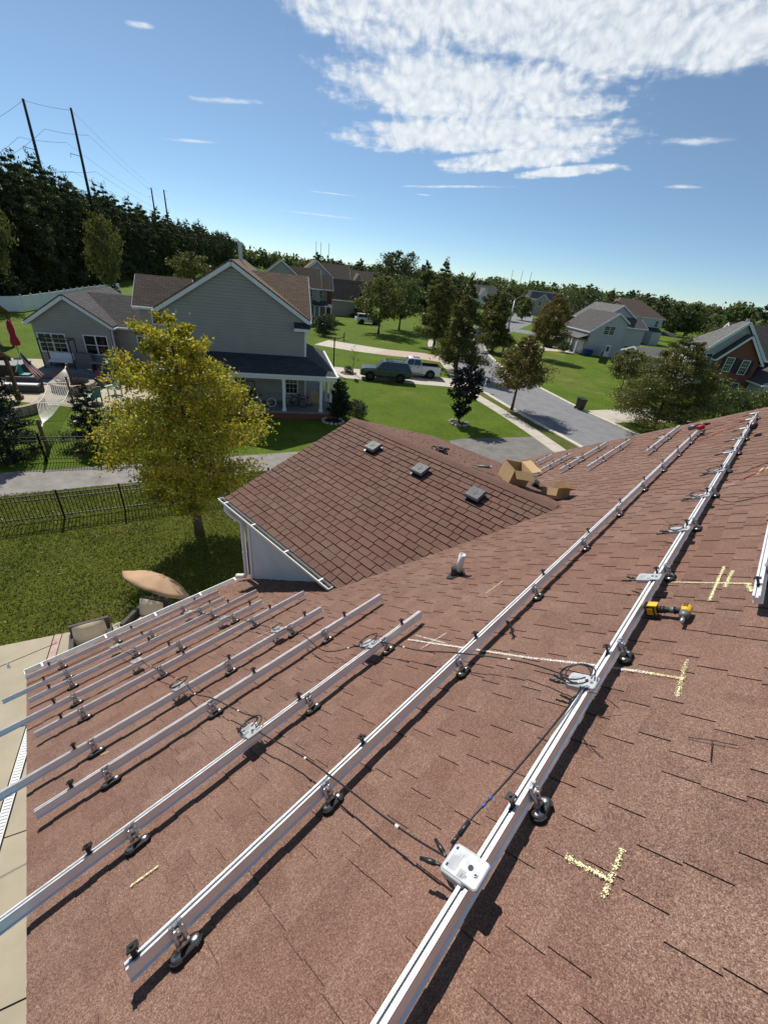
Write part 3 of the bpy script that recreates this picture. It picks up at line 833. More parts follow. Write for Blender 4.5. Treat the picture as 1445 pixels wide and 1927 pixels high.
for i, (pts, w, m_, dn) in enumerate([
    ([(-.87, 1.15), (-.71, 1.15)], .022, 'chalk', 17000), ([(-.70, 1.29), (-.705, 1.08)], .020, 'chalk', 12000), ([(-2.87, 2.33), (-2.3, 2.36), (-1.67, 2.39), (-1.19, 2.44), (-.88, 2.46)], .026, 'chalk_white', 16000),
    ([(-.88, 2.46), (-.70, 2.46)], .022, 'chalk', 14000), ([(-.72, 2.66), (-.70, 2.28)], .024, 'chalk', 9000), ([(-2.85, 2.42), (-2.45, 2.38)], .022, 'chalk_white', 9000), ([(-2.62, 2.23), (-2.55, 2.54)], .022, 'chalk_white', 9000),
    ([(-1.02, 3.79), (-.5, 3.80)], .018, 'chalk', 22000), ([(-.70, 4.13), (-.715, 3.48)], .022, 'chalk', 20000), ([(-.635, 4.05), (-.65, 3.72)], .026, 'chalk', 14000), ([(-.52, 3.80), (-.49, 3.66)], .035, 'chalk', 16000),
    ([(-2.65, -.14), (-2.63, .0)], .012, 'chalk', 26000), ([(-2.64, 3.38), (-2.61, 3.7)], .03, 'chalk', 6000), ([(-4.46, -.06), (-4.43, .0)], .010, 'chalk', 20000), ([(-.70, 7.36), (-.66, 7.74)], .03, 'chalk', 12000), ([(-.63, 7.5), (-.60, 7.8)], .03, 'chalk', 9000),
    ([(-1.04, 6.97), (-.9, 6.96)], .02, 'chalk_white', 12000), ([(-.8, 8.7), (-.62, 8.72)], .025, 'chalk_white', 9000), ([(-.78, 10.4), (-.5, 10.5)], .03, 'chalk_white', 9000), ([(-2.75, 9.6), (-2.3, 9.9)], .03, 'chalk_white', 7000), ([(-5.15, 1.76), (-5.1, 1.95)], .015, 'chalk_white', 10000)]):
    chalk(pts, w, m_, dn, i)

# ------------------------------------------------------------------ solar rails
PROF = [(-27, 65), (-27, 69), (-19, 76), (-19, 117), (-21, 120), (-21, 125), (-8, 125), (-8, 121), (-12.5, 119), (-12.5, 112), (12.5, 112), (12.5, 119), (8, 121), (8, 125), (21, 125), (21, 120), (19, 117), (19, 76), (27, 69), (27, 65)]
RAILM = {}


def clamp_mesh():
    b = MB(); b.box((0, 0, .112), (.020, .034, .012)); b.box((0, 0, .142), (.013, .020, .052)); b.box((0, 0, .171), (.040, .036, .006)); b.box((0, .019, .164), (.036, .005, .016)); b.cyl((0, 0, .174), (0, 0, .182), .0075, n=6)
    o = b.build('clamp', 'black_metal'); me = o.data; bpy.data.objects.remove(o); return me


def mount_meshes():
    b = MB(); st = []
    for k in range(24):
        a = 2 * PI * k / 24; st.append((.036 * math.cos(a), .036 * math.sin(a) + (.028 if math.sin(a) > 0 else -.028)))
    n = len(st); lo = [(x, y, .0) for x, y in st]; hi = [(x * .96, y * .97, .024) for x, y in st]; in_ = [(x * .78, y * .86, .029) for x, y in st]
    b.add(lo + hi + in_, [(i, (i + 1) % n, n + (i + 1) % n, n + i) for i in range(n)] + [(n + i, n + (i + 1) % n, 2 * n + (i + 1) % n, 2 * n + i) for i in range(n)] + [tuple(range(2 * n, 3 * n))])
    for x, y in st: b.box((x * 1.03, y * 1.02, .012), (.007, .007, .020))       # ribbed rim
    A = b.build('roof_mount', 'black_rubber').data
    b = MB(); b.smooth = True
    b.lathe((0, 0, .027), [(.023, 0), (.021, .005), (.015, .010), (.005, .012)], 12)
    B = b.build('dome', 'aluminium_worn').data
    b = MB(); b.smooth = True
    for sy in (-1, 1): b.cyl((.0, sy * .017, .03), (-.012, sy * .015, .134), .0105, .009, 8)
    b.smooth = False; b.box((-.004, 0, .048), (.024, .055, .014)); b.box((-.008, 0, .112), (.022, .046, .020)); b.box((-.018, 0, .134), (.020, .044, .006))
    for sy in (-1, 1): b.cyl((-.010, sy * .017, .134), (-.010, sy * .017, .146), .010, n=6)
    for zz in (.06, .085, .112): b.cyl((.0, 0, zz), (.016, 0, zz), .008, n=6)
    C_ = b.build('standoff', 'steel').data
    for nm in ('roof_mount', 'dome', 'standoff'): bpy.data.objects.remove(bpy.data.objects[nm])
    return A, B, C_


CLAMP = clamp_mesh(); MOUNT, DOME, STAND = mount_meshes()


RK, RH = .988, .02   # rails stand this much higher on their feet


def rail(label, s, y0, y1, clamps, mounts, worn=False, mats='aluminium'):
    s, y0, y1 = s * RK, y0 * RK, y1 * RK; clamps = [c * RK for c in clamps]; mounts = [c * RK for c in mounts]
    t = thing('solar_rail', label, 'solar rail', rw(s, y0, RH), group='solar rails on the roof', rot=ROOF_ROT)
    key = round(y1 - y0, 3)
    b = MB(); n = len(PROF); L = y1 - y0
    b.prism([(x / 1000, 0, z / 1000) for x, z in PROF], ((0, 0, 0), (0, L, 0))); b.build('rail_profile', mats, t)
    for y in clamps: link('clamp', CLAMP, t, (0, y - y0, 0), (0, 0, random.uniform(-.25, .25)))
    for y in mounts:
        m = link('roof_mount', MOUNT, t, (.040, y - y0, .012 - RH)); link('dome', DOME, m, (0, .038, 0)); link('dome', DOME, m, (0, -.038, 0)); link('standoff', STAND, m)
    return t


def seq(a, step, n): return [a + step * i for i in range(n)]


rail('rail at the right edge ending beside a yellow chalk cross', -.432, 3.37, 13.6, seq(3.56, 1.28, 8), seq(3.9, 1.3, 7))
rail('long rail carrying the line of microinverters and leading to the ridge side', -1.087, -.30, 13.35, seq(1.17, 1.28, 10), seq(1.30, 1.30, 10))
rail('long rail with a black bundle of cable ties hanging from it', -2.077, -.22, 13.1, seq(-.18, 1.28, 11), [-.03] + seq(.78, 1.30, 10))
rail('rail downslope of the long pair, carrying two microinverters and ending at the white chalk star', -2.985, -.95, 2.69, (-.25, 1.18, 2.41), (-.05, 1.24, 2.12))
rail('rail without microinverters whose near end stops short of the roof edge', -3.93, -.49, 2.98, (-.27, 1.22, 2.39), (-.06, .77, 2.06))
rail('rail overhanging the left roof edge with its two microinverters under black cable loops', -4.625, -1.02, 2.51, (-.2, 1.24, 2.26), (-.08, 1.20, 2.01))
rail('bare rail whose far end lies just below the shadow under the gable gutter', -5.67, -.47, 2.88, (-.24, 1.04, 2.29), (-.07, .74, 1.98))
rail('overhanging rail fifth up from the eave gutter, with a coiled cable on its far microinverter', -6.36, -1.00, 2.48, (-.27, 1.04, 2.28), (-.09, 1.15, 1.96))
rail('rail whose far end disappears into the shadow by the downspout', -7.20, -.52, 2.78, (-.29, .95, 2.24), (-.07, .73, 1.92))
rail('rail second up from the eave gutter, sticking out over the patio', -7.83, -.80, 2.41, (-.33, .98, 2.13), (-.08, 1.10, 1.92))
rail('rail lying right along the white eave gutter', -8.70, -.55, 2.60, (-.24, .97, 2.12), (-.10, .70, 1.86))
rail('short rail beyond the open cardboard box, closest to the far eave', -6.30, 12.0, 13.6, (12.5, 13.2), (12.25,))
rail('rail beyond the red and black power tool near the far eave', -5.38, 10.2, 12.9, (10.55, 11.6, 12.6), (10.5, 11.3, 12.1))
rail('rail with one microinverter on the far roof, third up from the far eave', -4.62, 10.2, 13.8, (10.6, 11.8, 13.1), (10.75, 11.7, 13.0))
rail('plain rail on the far roof between two rails with microinverters', -3.83, 9.9, 13.3, (10.6, 11.9, 13.0), (10.9, 12.3))
rail('rail near the far roof edge just left of the long rail end', -2.77, 10.6, 14.1, (10.8, 12.4, 13.6), (11.1, 12.6))

# microinverters


def cbox(b, c, d, ch):
    x, y = d[0] / 2, d[1] / 2; P = [(-x + ch, -y), (x - ch, -y), (x, -y + ch), (x, y - ch), (x - ch, y), (-x + ch, y), (-x, y - ch), (-x, -y + ch)]
    k = .004; lo = [(c[0] + p, c[1] + q, c[2] - d[2] / 2) for p, q in P]; mi = [(c[0] + p, c[1] + q, c[2] + d[2] / 2 - k) for p, q in P]; hi = [(c[0] + p * (1 - k / x), c[1] + q * (1 - k / y), c[2] + d[2] / 2) for p, q in P]
    b.add(lo + mi + hi, [(i, (i + 1) % 8, 8 + (i + 1) % 8, 8 + i) for i in range(8)] + [(8 + i, 8 + (i + 1) % 8, 16 + (i + 1) % 8, 16 + i) for i in range(8)] + [tuple(range(16, 24)), tuple(range(7, -1, -1))])


def text_mesh(s, size):
    cu = bpy.data.curves.new('print', 'FONT'); cu.body = s; cu.size = size; cu.resolution_u = 2; return cu


def inverter(label, s, y, coil=0, seed=0, text=False):
    """flat case bolted on top of the rail, most of it hanging out downslope"""
    r_ = random.Random(seed)
    t = thing('microinverter', label, 'microinverter', rw(s * RK, y * RK, RH), group='microinverters on the rails', rot=ROOF_ROT)
    b = MB(); cbox(b, (-.062, 0, .1235), (.118, .128, .030), .012); b.build('case', 'inverter_case', t)
    b = MB(); cbox(b, (-.032, .0, .1405), (.168, .116, .004), .010); b.box((.046, .0, .133), (.004, .10, .018)); b.build('bracket', 'inverter_case', t)
    b = MB(); b.cyl((-.008, .004, .1425), (-.008, .004, .1445), .011, n=14); b.build('port', 'black_plastic', t)
    b = MB(); b.cyl((.022, -.008, .142), (.022, -.008, .147), .011, n=6); b.cyl((.022, -.008, .147), (.022, -.008, .154), .006, n=8); b.build('bolt', 'steel', t)
    b = MB(); b.add([(x, y_, .1430) for x, y_ in ((-.106, -.05), (-.050, -.05), (-.050, .05), (-.106, .05))], [(0, 1, 2, 3)])
    lab = b.build('label_print', 'inverter_case', t)
    b = MB()
    for k in range(9): b.add([(x, -.042 + q, .1434) for x, q in ((-.098 + k * .005, 0), (-.0962 + k * .005, 0), (-.0962 + k * .005, r_.uniform(.04, .075)), (-.098 + k * .005, r_.uniform(.04, .075)))], [(0, 1, 2, 3)])
    for k in range(5): b.add([(-.040 + k * .006 + x, q, .1434) for x, q in ((0, -.05), (.002, -.05), (.002, -.018), (0, -.018))], [(0, 1, 2, 3)])
    b.build('small_print', 'label_print', lab)
    if text:
        b = MB()
        for yy in (-.034, .040): b.add([(-.102, yy - .006, .1436), (-.092, yy - .006, .1436), (-.092, yy + .006, .1436), (-.102, yy + .006, .1436)], [(0, 1, 2, 3)])
        b.build('symbol', 'ink', lab)
        for body, x, yy in (('CE', -.028, -.030), ('FC', -.012, -.030)):
            to = link('lettering', text_mesh(body, .012)); me = bpy.data.meshes.new_from_object(to); bpy.data.objects.remove(to); me.materials.clear(); me.materials.append(M['ink']); link('lettering', me, lab, (x, yy, .1438), (0, 0, R(-90)))
    for k, (a0, a1) in enumerate(((-.008, 150), (-.036, 182))):
        an = R(a1 + r_.uniform(-12, 12)); p0 = Vector((-.120, a0, .118)); d = Vector((math.cos(an), math.sin(an), -.08)); q = MB(); q.smooth = True
        q.tube([p0, p0 + d * .035, p0 + d * .045], [.006, .006, .010], 8); q.tube([p0 + d * .045, p0 + d * .085, p0 + d * .090, p0 + d * .115], [.0105, .0105, .008, .008], 8); q.build('connector', 'black_plastic', t)
    if coil:
        q = MB(); q.smooth = True
        for k in range(coil):
            rr = r_.uniform(.075, .095) if coil > 1 else .06; c = Vector((-.065 + r_.uniform(-.01, .01), .01 + r_.uniform(-.01, .02), .160 + .008 * k)); ex = r_.uniform(.8, 1.15)
            pts = [c + Vector((rr * ex * math.cos(a), rr * math.sin(a), .012 * math.sin(a + k))) for a in [2 * PI * i / 20 for i in range(r_.choice((17, 19, 21)))]]
            q.tube(pts, .0042, 6)
        q.build('cable_coil', 'cable_black', t)
    return t


for i, (s, y, lab, coil) in enumerate([
    (-1.080, .835, 'large looking microinverter nearest the camera, on the long rail with blue taped cable', 0), (-1.087, 2.10, 'microinverter with a thick cable ring, next to the white chalk line', 3),
    (-1.087, 3.62, 'microinverter on the long rail just beyond the yellow impact driver', 0), (-1.087, 4.84, 'second microinverter beyond the yellow impact driver', 1), (-1.087, 6.08, 'third microinverter beyond the yellow impact driver, with cable looped on top', 2),
    (-1.087, 7.38, 'fourth microinverter beyond the impact driver, where two cables lead off right', 2), (-1.087, 8.75, 'fifth microinverter beyond the impact driver, with a standing cable hoop', 1), (-1.087, 9.95, 'sixth microinverter beyond the impact driver, before the black flashlight', 1),
    (-1.087, 11.1, 'microinverter beside the black and red flashlight on the far rail', 0), (-1.087, 12.3, 'microinverter last but one on the long rail', 0), (-1.087, 13.2, 'microinverter at the far end of the long rail', 0)]): inverter(lab, s, y, coil, i, i == 0)
for i, (s, y, lab, coil) in enumerate([
    (-2.985, .77, 'microinverter on the chalk starred rail, nearer to the camera of its two', 2), (-2.985, 2.00, 'microinverter on the chalk starred rail near the white chalk star', 2), (-4.625, .70, 'microinverter with wild cable loops, nearer one on the third overhanging rail', 2), (-4.625, 1.88, 'microinverter on the third overhanging rail, its farther one', 1),
    (-6.36, .63, 'nearer microinverter on the rail fifth up from the gutter', 0), (-6.36, 1.83, 'farther microinverter on the rail fifth up from the gutter, with an upright cable loop', 1), (-7.83, .58, 'nearer microinverter on the rail second up from the gutter', 0), (-7.83, 1.75, 'farther microinverter on the rail second up from the gutter', 0),
    (-4.62, 11.6, 'microinverter on the third rail up on the far roof', 0), (-2.77, 12.3, 'microinverter on the far rail left of the long rail end', 1)]): inverter(lab, s, y, coil, i + 20)

# cables


def lift(p): return (p[0] * RK, p[1] * RK, p[2] + RH) if p[2] > .085 else p


def cable(name, label, pts, r=.0042, mat='cable_black', cat='cable', ties=0, sub=None):
    P = [Vector(rw(*lift(p))) for p in pts]; out = []
    for i in range(len(P) - 1):
        a, b_ = P[max(i - 1, 0)], P[min(i + 2, len(P) - 1)]
        for k in range(6):
            t = k / 6; out.append(.5 * ((2 * P[i]) + (P[i + 1] - a) * t + (2 * a - 5 * P[i] + 4 * P[i + 1] - b_) * t * t + (-a + 3 * P[i] - 3 * P[i + 1] + b_) * t ** 3))
    out.append(P[-1]); t_ = thing(name, label, cat, tuple(P[0]), group='loose cables on the roof')
    loc = [p - P[0] for p in out]; b = MB(); b.smooth = True; b.tube(loc, r, 6); b.build('wire', mat, t_)
    for k in range(ties):
        i = int((k + .6) * len(loc) / (ties + .2)); q = MB(); d = (loc[i + 1] - loc[i]).normalized(); q.tube([loc[i] - d * .010, loc[i] + d * .010], r * 1.7, 8); q.build('tape_band', 'tape_white', t_)
    return t_


cable('trunk_cable', 'black trunk cable running downslope from the nearest microinverter', [(-1.20, .83, .125), (-1.5, .82, .118), (-2.08, .83, .132), (-2.5, .84, .105), (-2.96, .80, .132), (-3.1, .86, .15), (-3.4, .86, .10), (-3.93, .80, .132), (-4.3, .75, .11), (-4.62, .76, .135), (-5.1, .76, .10), (-5.67, .70, .132), (-6.0, .68, .11), (-6.36, .67, .135), (-6.8, .66, .11), (-7.2, .62, .132), (-7.83, .60, .135)], .0047, ties=9)
cable('trunk_cable', 'black trunk cable running downslope from the coiled microinverter beside the chalk line', [(-1.22, 2.13, .125), (-1.6, 2.20, .112), (-2.08, 2.13, .132), (-2.5, 2.10, .10), (-2.96, 2.06, .132), (-3.15, 1.96, .12), (-3.5, 1.80, .09), (-3.93, 1.86, .132), (-4.3, 1.95, .105), (-4.62, 1.92, .135), (-5.1, 1.92, .10), (-5.67, 1.90, .132), (-6.36, 1.86, .135), (-6.8, 1.86, .10), (-7.2, 1.82, .132), (-7.83, 1.78, .135)], .0047, ties=7)
bl = cable('link_cable', 'black cable with blue tape from nearest to second microinverter', [(-1.21, .86, .126), (-1.22, .92, .128), (-1.205, 1.02, .14), (-1.16, 1.25, .15), (-1.12, 1.6, .15), (-1.10, 1.95, .14), (-1.11, 2.04, .14)], .0047)
o_ = Vector(rw(*lift((-1.21, .86, .126))))
for f0, f1, m_, r_, nm in (((-1.215, .93, .130), (-1.208, 1.00, .137), 'black_plastic', .0105, 'plug'), ((-1.222, .885, .127), (-1.216, .925, .130), 'black_plastic', .009, 'plug'), ((-1.190, 1.085, .143), (-1.187, 1.105, .1435), 'tape_blue', .0062, 'tape_band'), ((-1.181, 1.13, .145), (-1.178, 1.15, .146), 'tape_blue', .0062, 'tape_band')):
    q = MB(); q.smooth = True; q.tube([Vector(rw(*lift(f0))) - o_, Vector(rw(*lift(f1))) - o_], r_, 8); q.build(nm, m_, bl)
cable('loose_cable', 'thin black cable leading off right from the fourth far microinverter', [(-1.02, 7.36, .13), (-.9, 7.5, .03), (-.7, 7.9, .02), (-.45, 8.2, .02), (-.2, 8.6, .02)])
cable('loose_cable', 'thin black cable leading off right from the third far microinverter', [(-1.02, 6.08, .13), (-.85, 6.05, .03), (-.6, 6.2, .02), (-.3, 6.35, .02), (.0, 6.3, .02)])
cable('extension_cord', 'thin red cord trailing over the far end of the roof', [(-1.25, 12.4, .05), (-1.6, 12.0, .02), (-1.9, 11.3, .02), (-2.05, 11.7, .02), (-2.2, 12.2, .02), (-2.0, 12.9, .02), (-1.6, 13.2, .02), (-1.2, 12.9, .05)], .006, 'tool_red', 'cord')
cable('extension_cord', 'red cord entering the roof from the right edge', [(-.86, 7.12, .02), (-.78, 7.3, .02), (-.62, 7.56, .02), (-.3, 8.0, .02), (.0, 8.6, .02)], .006, 'tool_red', 'cord')
cable('cable_tie', 'black twig like cable tie lying alone on the right of the roof', [(-.60, 1.99, .02), (-.52, 2.0, .028), (-.42, 2.02, .02)], .0022, cat='cable tie'); cable('cable_tie', 'black cable tie end crossing the lone tie on the right', [(-.51, 2.01, .026), (-.505, 1.95, .02), (-.50, 1.88, .02)], .002, cat='cable tie')
cable('cable_tie', 'black cable tie curled beside the rail shadow below the chalk line', [(-1.055, 1.86, .02), (-1.02, 1.77, .03), (-.93, 1.71, .025), (-.90, 1.70, .02)], .0022, cat='cable tie')
cable('cable_tie', 'black cable tie sticking out past the coiled microinverter', [(-1.07, 2.02, .13), (-1.0, 2.05, .10), (-.92, 2.04, .05)], .0022, cat='cable tie')
cable('cable_tie', 'thin tie whisker beside the microinverter second beyond the impact driver', [(-1.18, 4.9, .14), (-1.28, 5.05, .17), (-1.36, 5.2, .15)], .0022, cat='cable tie')
tb = thing('cable_tie_bundle', 'bundle of black cable ties hanging from the long middle rail', 'cable ties', rw(-2.0, 2.72, .10), group=None, rot=ROOF_ROT)
for k in range(12):
    q = MB(); a = random.uniform(-.5, .5); q.tube([(0, 0, .01), (.03 + .02 * math.sin(a), .02 * math.cos(k), -.02), (.07 + random.uniform(0, .03), -.05 + .025 * a, -.045 + random.uniform(-.01, .02)), (.09 + random.uniform(0, .03), -.10 + .05 * a, -.045)], .0022, 5); q.build('tie', 'cable_black', tb)
q = MB(); q.torus((.02, 0, -.005), .012, .003, (1, 0, 0), 12, 5); q.build('band', 'cable_black', tb)

# ------------------------------------------------------------------ houses around


def roof_pair(t, x0, x1, y0, y1, ze, zp, axis, mat, oh=.32, th=.10, fascia='white_trim', name='roof'):
    """two slopes over a rectangle; the ridge runs along axis"""
    b = MB(); fb = MB()
    if axis == 'y':
        xm = (x0 + x1) / 2; sl = (zp - ze) / (xm - x0); Y0, Y1 = y0 - oh, y1 + oh
        for sx, xe in ((-1, x0 - oh), (1, x1 + oh)):
            zb = ze - oh * sl
            q = [(xe, Y0, zb), (xm, Y0, zp), (xm, Y1, zp), (xe, Y1, zb)]
            b.slab(q if sx == 1 else q[::-1], -th) if False else b.slab([(p[0], p[1], p[2] + th) for p in (q[::-1] if sx == 1 else q)][::-1], th)
            for yy in (Y0 - .012, Y1 + .012): fb.bar((xe, yy, zb - .02), (xm, yy, zp - .02), .03, .22)
            fb.bar((xe + .02 * sx, Y0, zb - .03), (xe + .02 * sx, Y1, zb - .03), .03, .20); fb.box((xe + .09 * sx, (Y0 + Y1) / 2, zb - .02), (.13, Y1 - Y0, .11))
    else:
        ym = (y0 + y1) / 2; sl = (zp - ze) / (ym - y0); X0, X1 = x0 - oh, x1 + oh
        for sy, ye in ((-1, y0 - oh), (1, y1 + oh)):
            zb = ze - oh * sl
            q = [(X0, ye, zb), (X1, ye, zb), (X1, ym, zp), (X0, ym, zp)]
            b.slab([(p[0], p[1], p[2] + th) for p in (q if sy == -1 else q[::-1])], th)
            for xx in (X0 - .012, X1 + .012): fb.bar((xx, ye, zb - .02), (xx, ym, zp - .02), .03, .22)
            fb.bar((X0, ye + .02 * sy, zb - .03), (X1, ye + .02 * sy, zb - .03), .03, .20); fb.box(((X0 + X1) / 2, ye + .09 * sy, zb - .02), (X1 - X0, .13, .11))
    o = b.build(name, mat, t, uv=True)
    if fascia: fb.build('fascia', fascia, t)
    return o


def walls(t, x0, x1, y0, y1, ze, zp, axis, mat, z0=0.0, lap=None, name='wall'):
    b = MB(); P = lambda pts: b.add(pts, [tuple(range(len(pts)))])
    xm, ym = (x0 + x1) / 2, (y0 + y1) / 2
    if axis == 'y': F = [(x0, z0), (x1, z0), (x1, ze), (xm, zp - .02), (x0, ze)]; Sd = [(y0, z0), (y1, z0), (y1, ze), (y0, ze)]
    else: F = [(x0, z0), (x1, z0), (x1, ze), (x0, ze)]; Sd = [(y0, z0), (y1, z0), (y1, ze), (ym, zp - .02), (y0, ze)]
    if lap:
        lap_wall(b, F, lap, .032, (0, y0, 0), (1, 0, 0), (0, -1, 0)); lap_wall(b, Sd, lap, .032, (x1, 0, 0), (0, 1, 0), (1, 0, 0))
        P([(x, y0 + .01, z) for x, z in F]); P([(x1 - .01, y, z) for y, z in Sd])
    else:
        P([(x, y0, z) for x, z in F]); P([(x1, y, z) for y, z in Sd])
    P([(x, y1, z) for x, z in F][::-1]); P([(x0, y, z) for y, z in Sd][::-1])
    return b.build(name, mat, t)


def window(t, c, w, h, face='-y', mull=(2, 2), frame='white_trim', shutters=None, glass='glass_dark', proud=.03, double=False):
    """c = centre on the wall face; face = outward side in the house frame"""
    ex, nr = {'-y': ((1, 0, 0), (0, -1, 0)), '+x': ((0, 1, 0), (1, 0, 0)), '-x': ((0, -1, 0), (-1, 0, 0)), '+y': ((-1, 0, 0), (0, 1, 0))}[face]
    ex, nr, up, c = Vector(ex), Vector(nr), Vector((0, 0, 1)), Vector(c); b = MB(); fw_ = .075
    def bx(b, u, v, du, dv, dn, off): 
        m = Matrix((ex, nr, up)).transposed(); b.box(c + ex * u + up * v + nr * off, (du, dn, dv), m)
    for s_ in (-1, 1):
        bx(b, s_ * (w / 2 + fw_ / 2), 0, fw_, h + 2 * fw_, .06, proud); bx(b, 0, s_ * (h / 2 + fw_ / 2), w, fw_, .06, proud)
    bx(b, 0, 0, w, .05, .045, proud)
    if double: bx(b, 0, 0, .10, h, .055, proud)
    o = b.build('window', frame, t)
    g = MB(); bx(g, 0, 0, w, h, .012, .012); g.build('pane', glass, o)
    if mull:
        s_ = MB()
        nx, nz = mull
        for i in range(1, nx): bx(s_, -w / 2 + w * i / nx, 0, .022, h, .02, .026)
        for i in range(1, nz): 
            if abs(i / nz - .5) > .01: bx(s_, 0, -h / 2 + h * i / nz, w, .022, .02, .026)
        if s_.v: s_.build('sash', frame, o)
    if shutters:
        for s_ in (-1, 1):
            q = MB(); bx(q, s_ * (w / 2 + fw_ + .2), 0, .36, h + .1, .04, .022)
            for k in range(8): bx(q, s_ * (w / 2 + fw_ + .2), -h / 2 + h * (k + .5) / 8, .28, h / 11, .02, .048)
            q.build('shutter', shutters, t)
    return o


def door(t, c, w, h, face='-y', mat='white_paint'):
    ex, nr = {'-y': ((1, 0, 0), (0, -1, 0)), '+x': ((0, 1, 0), (1, 0, 0))}[face]; ex, nr, up, c = Vector(ex), Vector(nr), Vector((0, 0, 1)), Vector(c); m = Matrix((ex, nr, up)).transposed()
    b = MB(); b.box(c + nr * .03, (w, .05, h), m); o = b.build('door', mat, t)
    b = MB(); b.box(c + nr * .062 + up * h * .18, (w * .6, .012, h * .42), m); b.build('pane', 'glass_dark', o)
    b = MB(); b.cyl(c + nr * .06 + ex * w * .38 - up * .05, c + nr * .11 + ex * w * .38 - up * .05, .03); b.build('handle', 'steel', o)
    b = MB()
    for s_ in (-1, 1): b.box(c + ex * s_ * (w / 2 + .05) + nr * .03, (.09, .06, h + .1), m)
    b.box(c + up * (h / 2 + .05) + nr * .03, (w + .2, .06, .1), m); b.build('door_trim', 'white_trim', t)


# -- the neighbour with the big grey gable
NH = thing('house', 'large grey sided house with a wraparound porch and a low back wing next door', 'house', (-24.81, 18.30, 0), R(57), 'houses along the street')
walls(NH, -9, 0, 0, 12, 6.15, 9.02, 'y', 'siding_grey', 0, .19); roof_pair(NH, -9, 0, 0, 12, 6.15, 9.02, 'y', 'roof_warm', .28)
b = MB(); b.b2((-.05, -.035, .5), (.09, .0, 6.0)); b.b2((-.0, -.03, .5), (.035, .1, 6.0)); b.build('corner_trim', 'white_trim', NH)
b = MB(); b.b2((-.75, -.50, 5.42), (.34, -.02, 5.60)); b.b2((-.72, -.30, 5.60), (.30, -.02, 5.72)); b.build('eave_return', 'white_trim', NH)
b = MB(); b.slab([(-.75, -.50, 5.62), (.34, -.50, 5.62), (.34, -.02, 5.95), (-.75, -.02, 5.95)], .05); b.build('return_roof', 'roof_slate', NH, uv=True)
roof_pair(NH, -4.2, .15, .62, 7.4, 6.25, 8.55, 'x', 'roof_warm', .30); walls(NH, -4.2, .12, .7, 7.3, 6.2, 8.4, 'x', 'siding_grey')
walls(NH, -11.1, -8.9, 3.3, 7.0, 6.0, 7.55, 'x', 'siding_tan', 2.5); roof_pair(NH, -11.1, -8.0, 3.3, 7.0, 6.0, 7.55, 'x', 'roof_brown', .30)
walls(NH, -20.0, -14.75, 8.0, 18, 3.7, 5.5, 'y', 'siding_grey', 0, .19); roof_pair(NH, -20.0, -14.75, 8.0, 18, 3.7, 5.5, 'y', 'roof_charcoal', .3)
walls(NH, -17.3, -8.9, 9.1, 14.9, 3.65, 5.5, 'x', 'siding_tan', 0, .19); roof_pair(NH, -17.4, -9.0, 9.1, 14.9, 3.65, 5.5, 'x', 'roof_charcoal', .3)
b = MB(); b.cyl((-4.3, 5.5, 8.6), (-4.3, 5.5, 10.1), .13, n=12); b.cyl((-4.3, 5.5, 10.1), (-4.3, 5.5, 10.25), .17, n=12); b.build('flue', 'galvanised', NH)
b = MB(); b.tube([(-14.55, 7.72, 3.6), (-14.6, 7.9, 3.35), (-14.66, 7.95, .4)], .05, 8); b.build('downspout', 'white_trim', NH)
# porch
b = MB(); b.b2((-9.3, -2.45, .0), (1.75, -.03, .40)); b.b2((.02, -.02, .0), (1.75, 7.0, .40)); b.build('porch_base', 'brick', NH)
b = MB(); b.b2((-9.4, -2.55, .402), (1.85, -.03, .52)); b.b2((.02, -.028, .402), (1.85, 7.0, .52)); b.build('porch_floor', 'deck_grey', NH)
b = MB(); b.slab([(-9.4, -2.65, 3.02), (1.95, -2.65, 3.02), (.05, -.02, 3.74), (-9.4, -.02, 3.74)], .09); b.slab([(1.95, -2.65, 3.02), (1.95, 7.1, 3.02), (.05, 7.1, 3.74), (.05, -.02, 3.74)], .09); b.build('porch_roof', 'roof_slate', NH, uv=True)
b = MB(); b.b2((-9.4, -2.70, 2.72), (1.98, -2.50, 2.99)); b.b2((1.80, -2.48, 2.72), (1.98, 7.1, 2.99)); b.box((-3.7, -2.76, 2.98), (11.4, .12, .10)); b.box((2.05, 2.2, 2.98), (.12, 9.8, .10)); b.b2((-9.4, -2.48, 2.86), (1.78, -.05, 2.89)); b.build('porch_beam', 'white_trim', NH)
for (x, y) in ((-1.55, -2.35), (-4.9, -2.35), (-8.3, -2.35), (1.62, -2.35), (.95, -2.35), (1.62, .4), (1.62, 3.2), (1.62, 6.2)):
    b = MB(); b.box((x, y, 1.62), (.19, .19, 2.2)); b.box((x, y, .60), (.27, .27, .16)); b.box((x, y, 2.62), (.25, .25, .12)); b.build('post', 'white_paint', NH)
window(NH, (-.98, -.016, 1.82), .80, 1.35, '-y', (3, 4)); window(NH, (-4.6, -.016, 1.82), .80, 1.35, '-y', (3, 4)); window(NH, (.0, 1.9, 1.7), 1.2, 1.5, '+x', (3, 4)); window(NH, (.13, 4.0, 4.6), 1.2, 1.5, '+x', (3, 4))
window(NH, (-18.9, 7.98, 2.15), 1.75, 1.25, '-y', (4, 4), double=True); window(NH, (-15.9, 7.98, 2.15), 1.55, 1.35, '-y', (2, 2), double=True); window(NH, (-12.7, 9.08, 2.3), .9, 1.1, '-y', (2, 2)); window(NH, (-9.9, 3.28, 5.2), .8, .9, '-y', (2, 2))
b = MB(); b.b2((-19.6, 5.2, .10), (-12.4, 7.98, .55)); b.build('deck', 'deck_grey', NH)


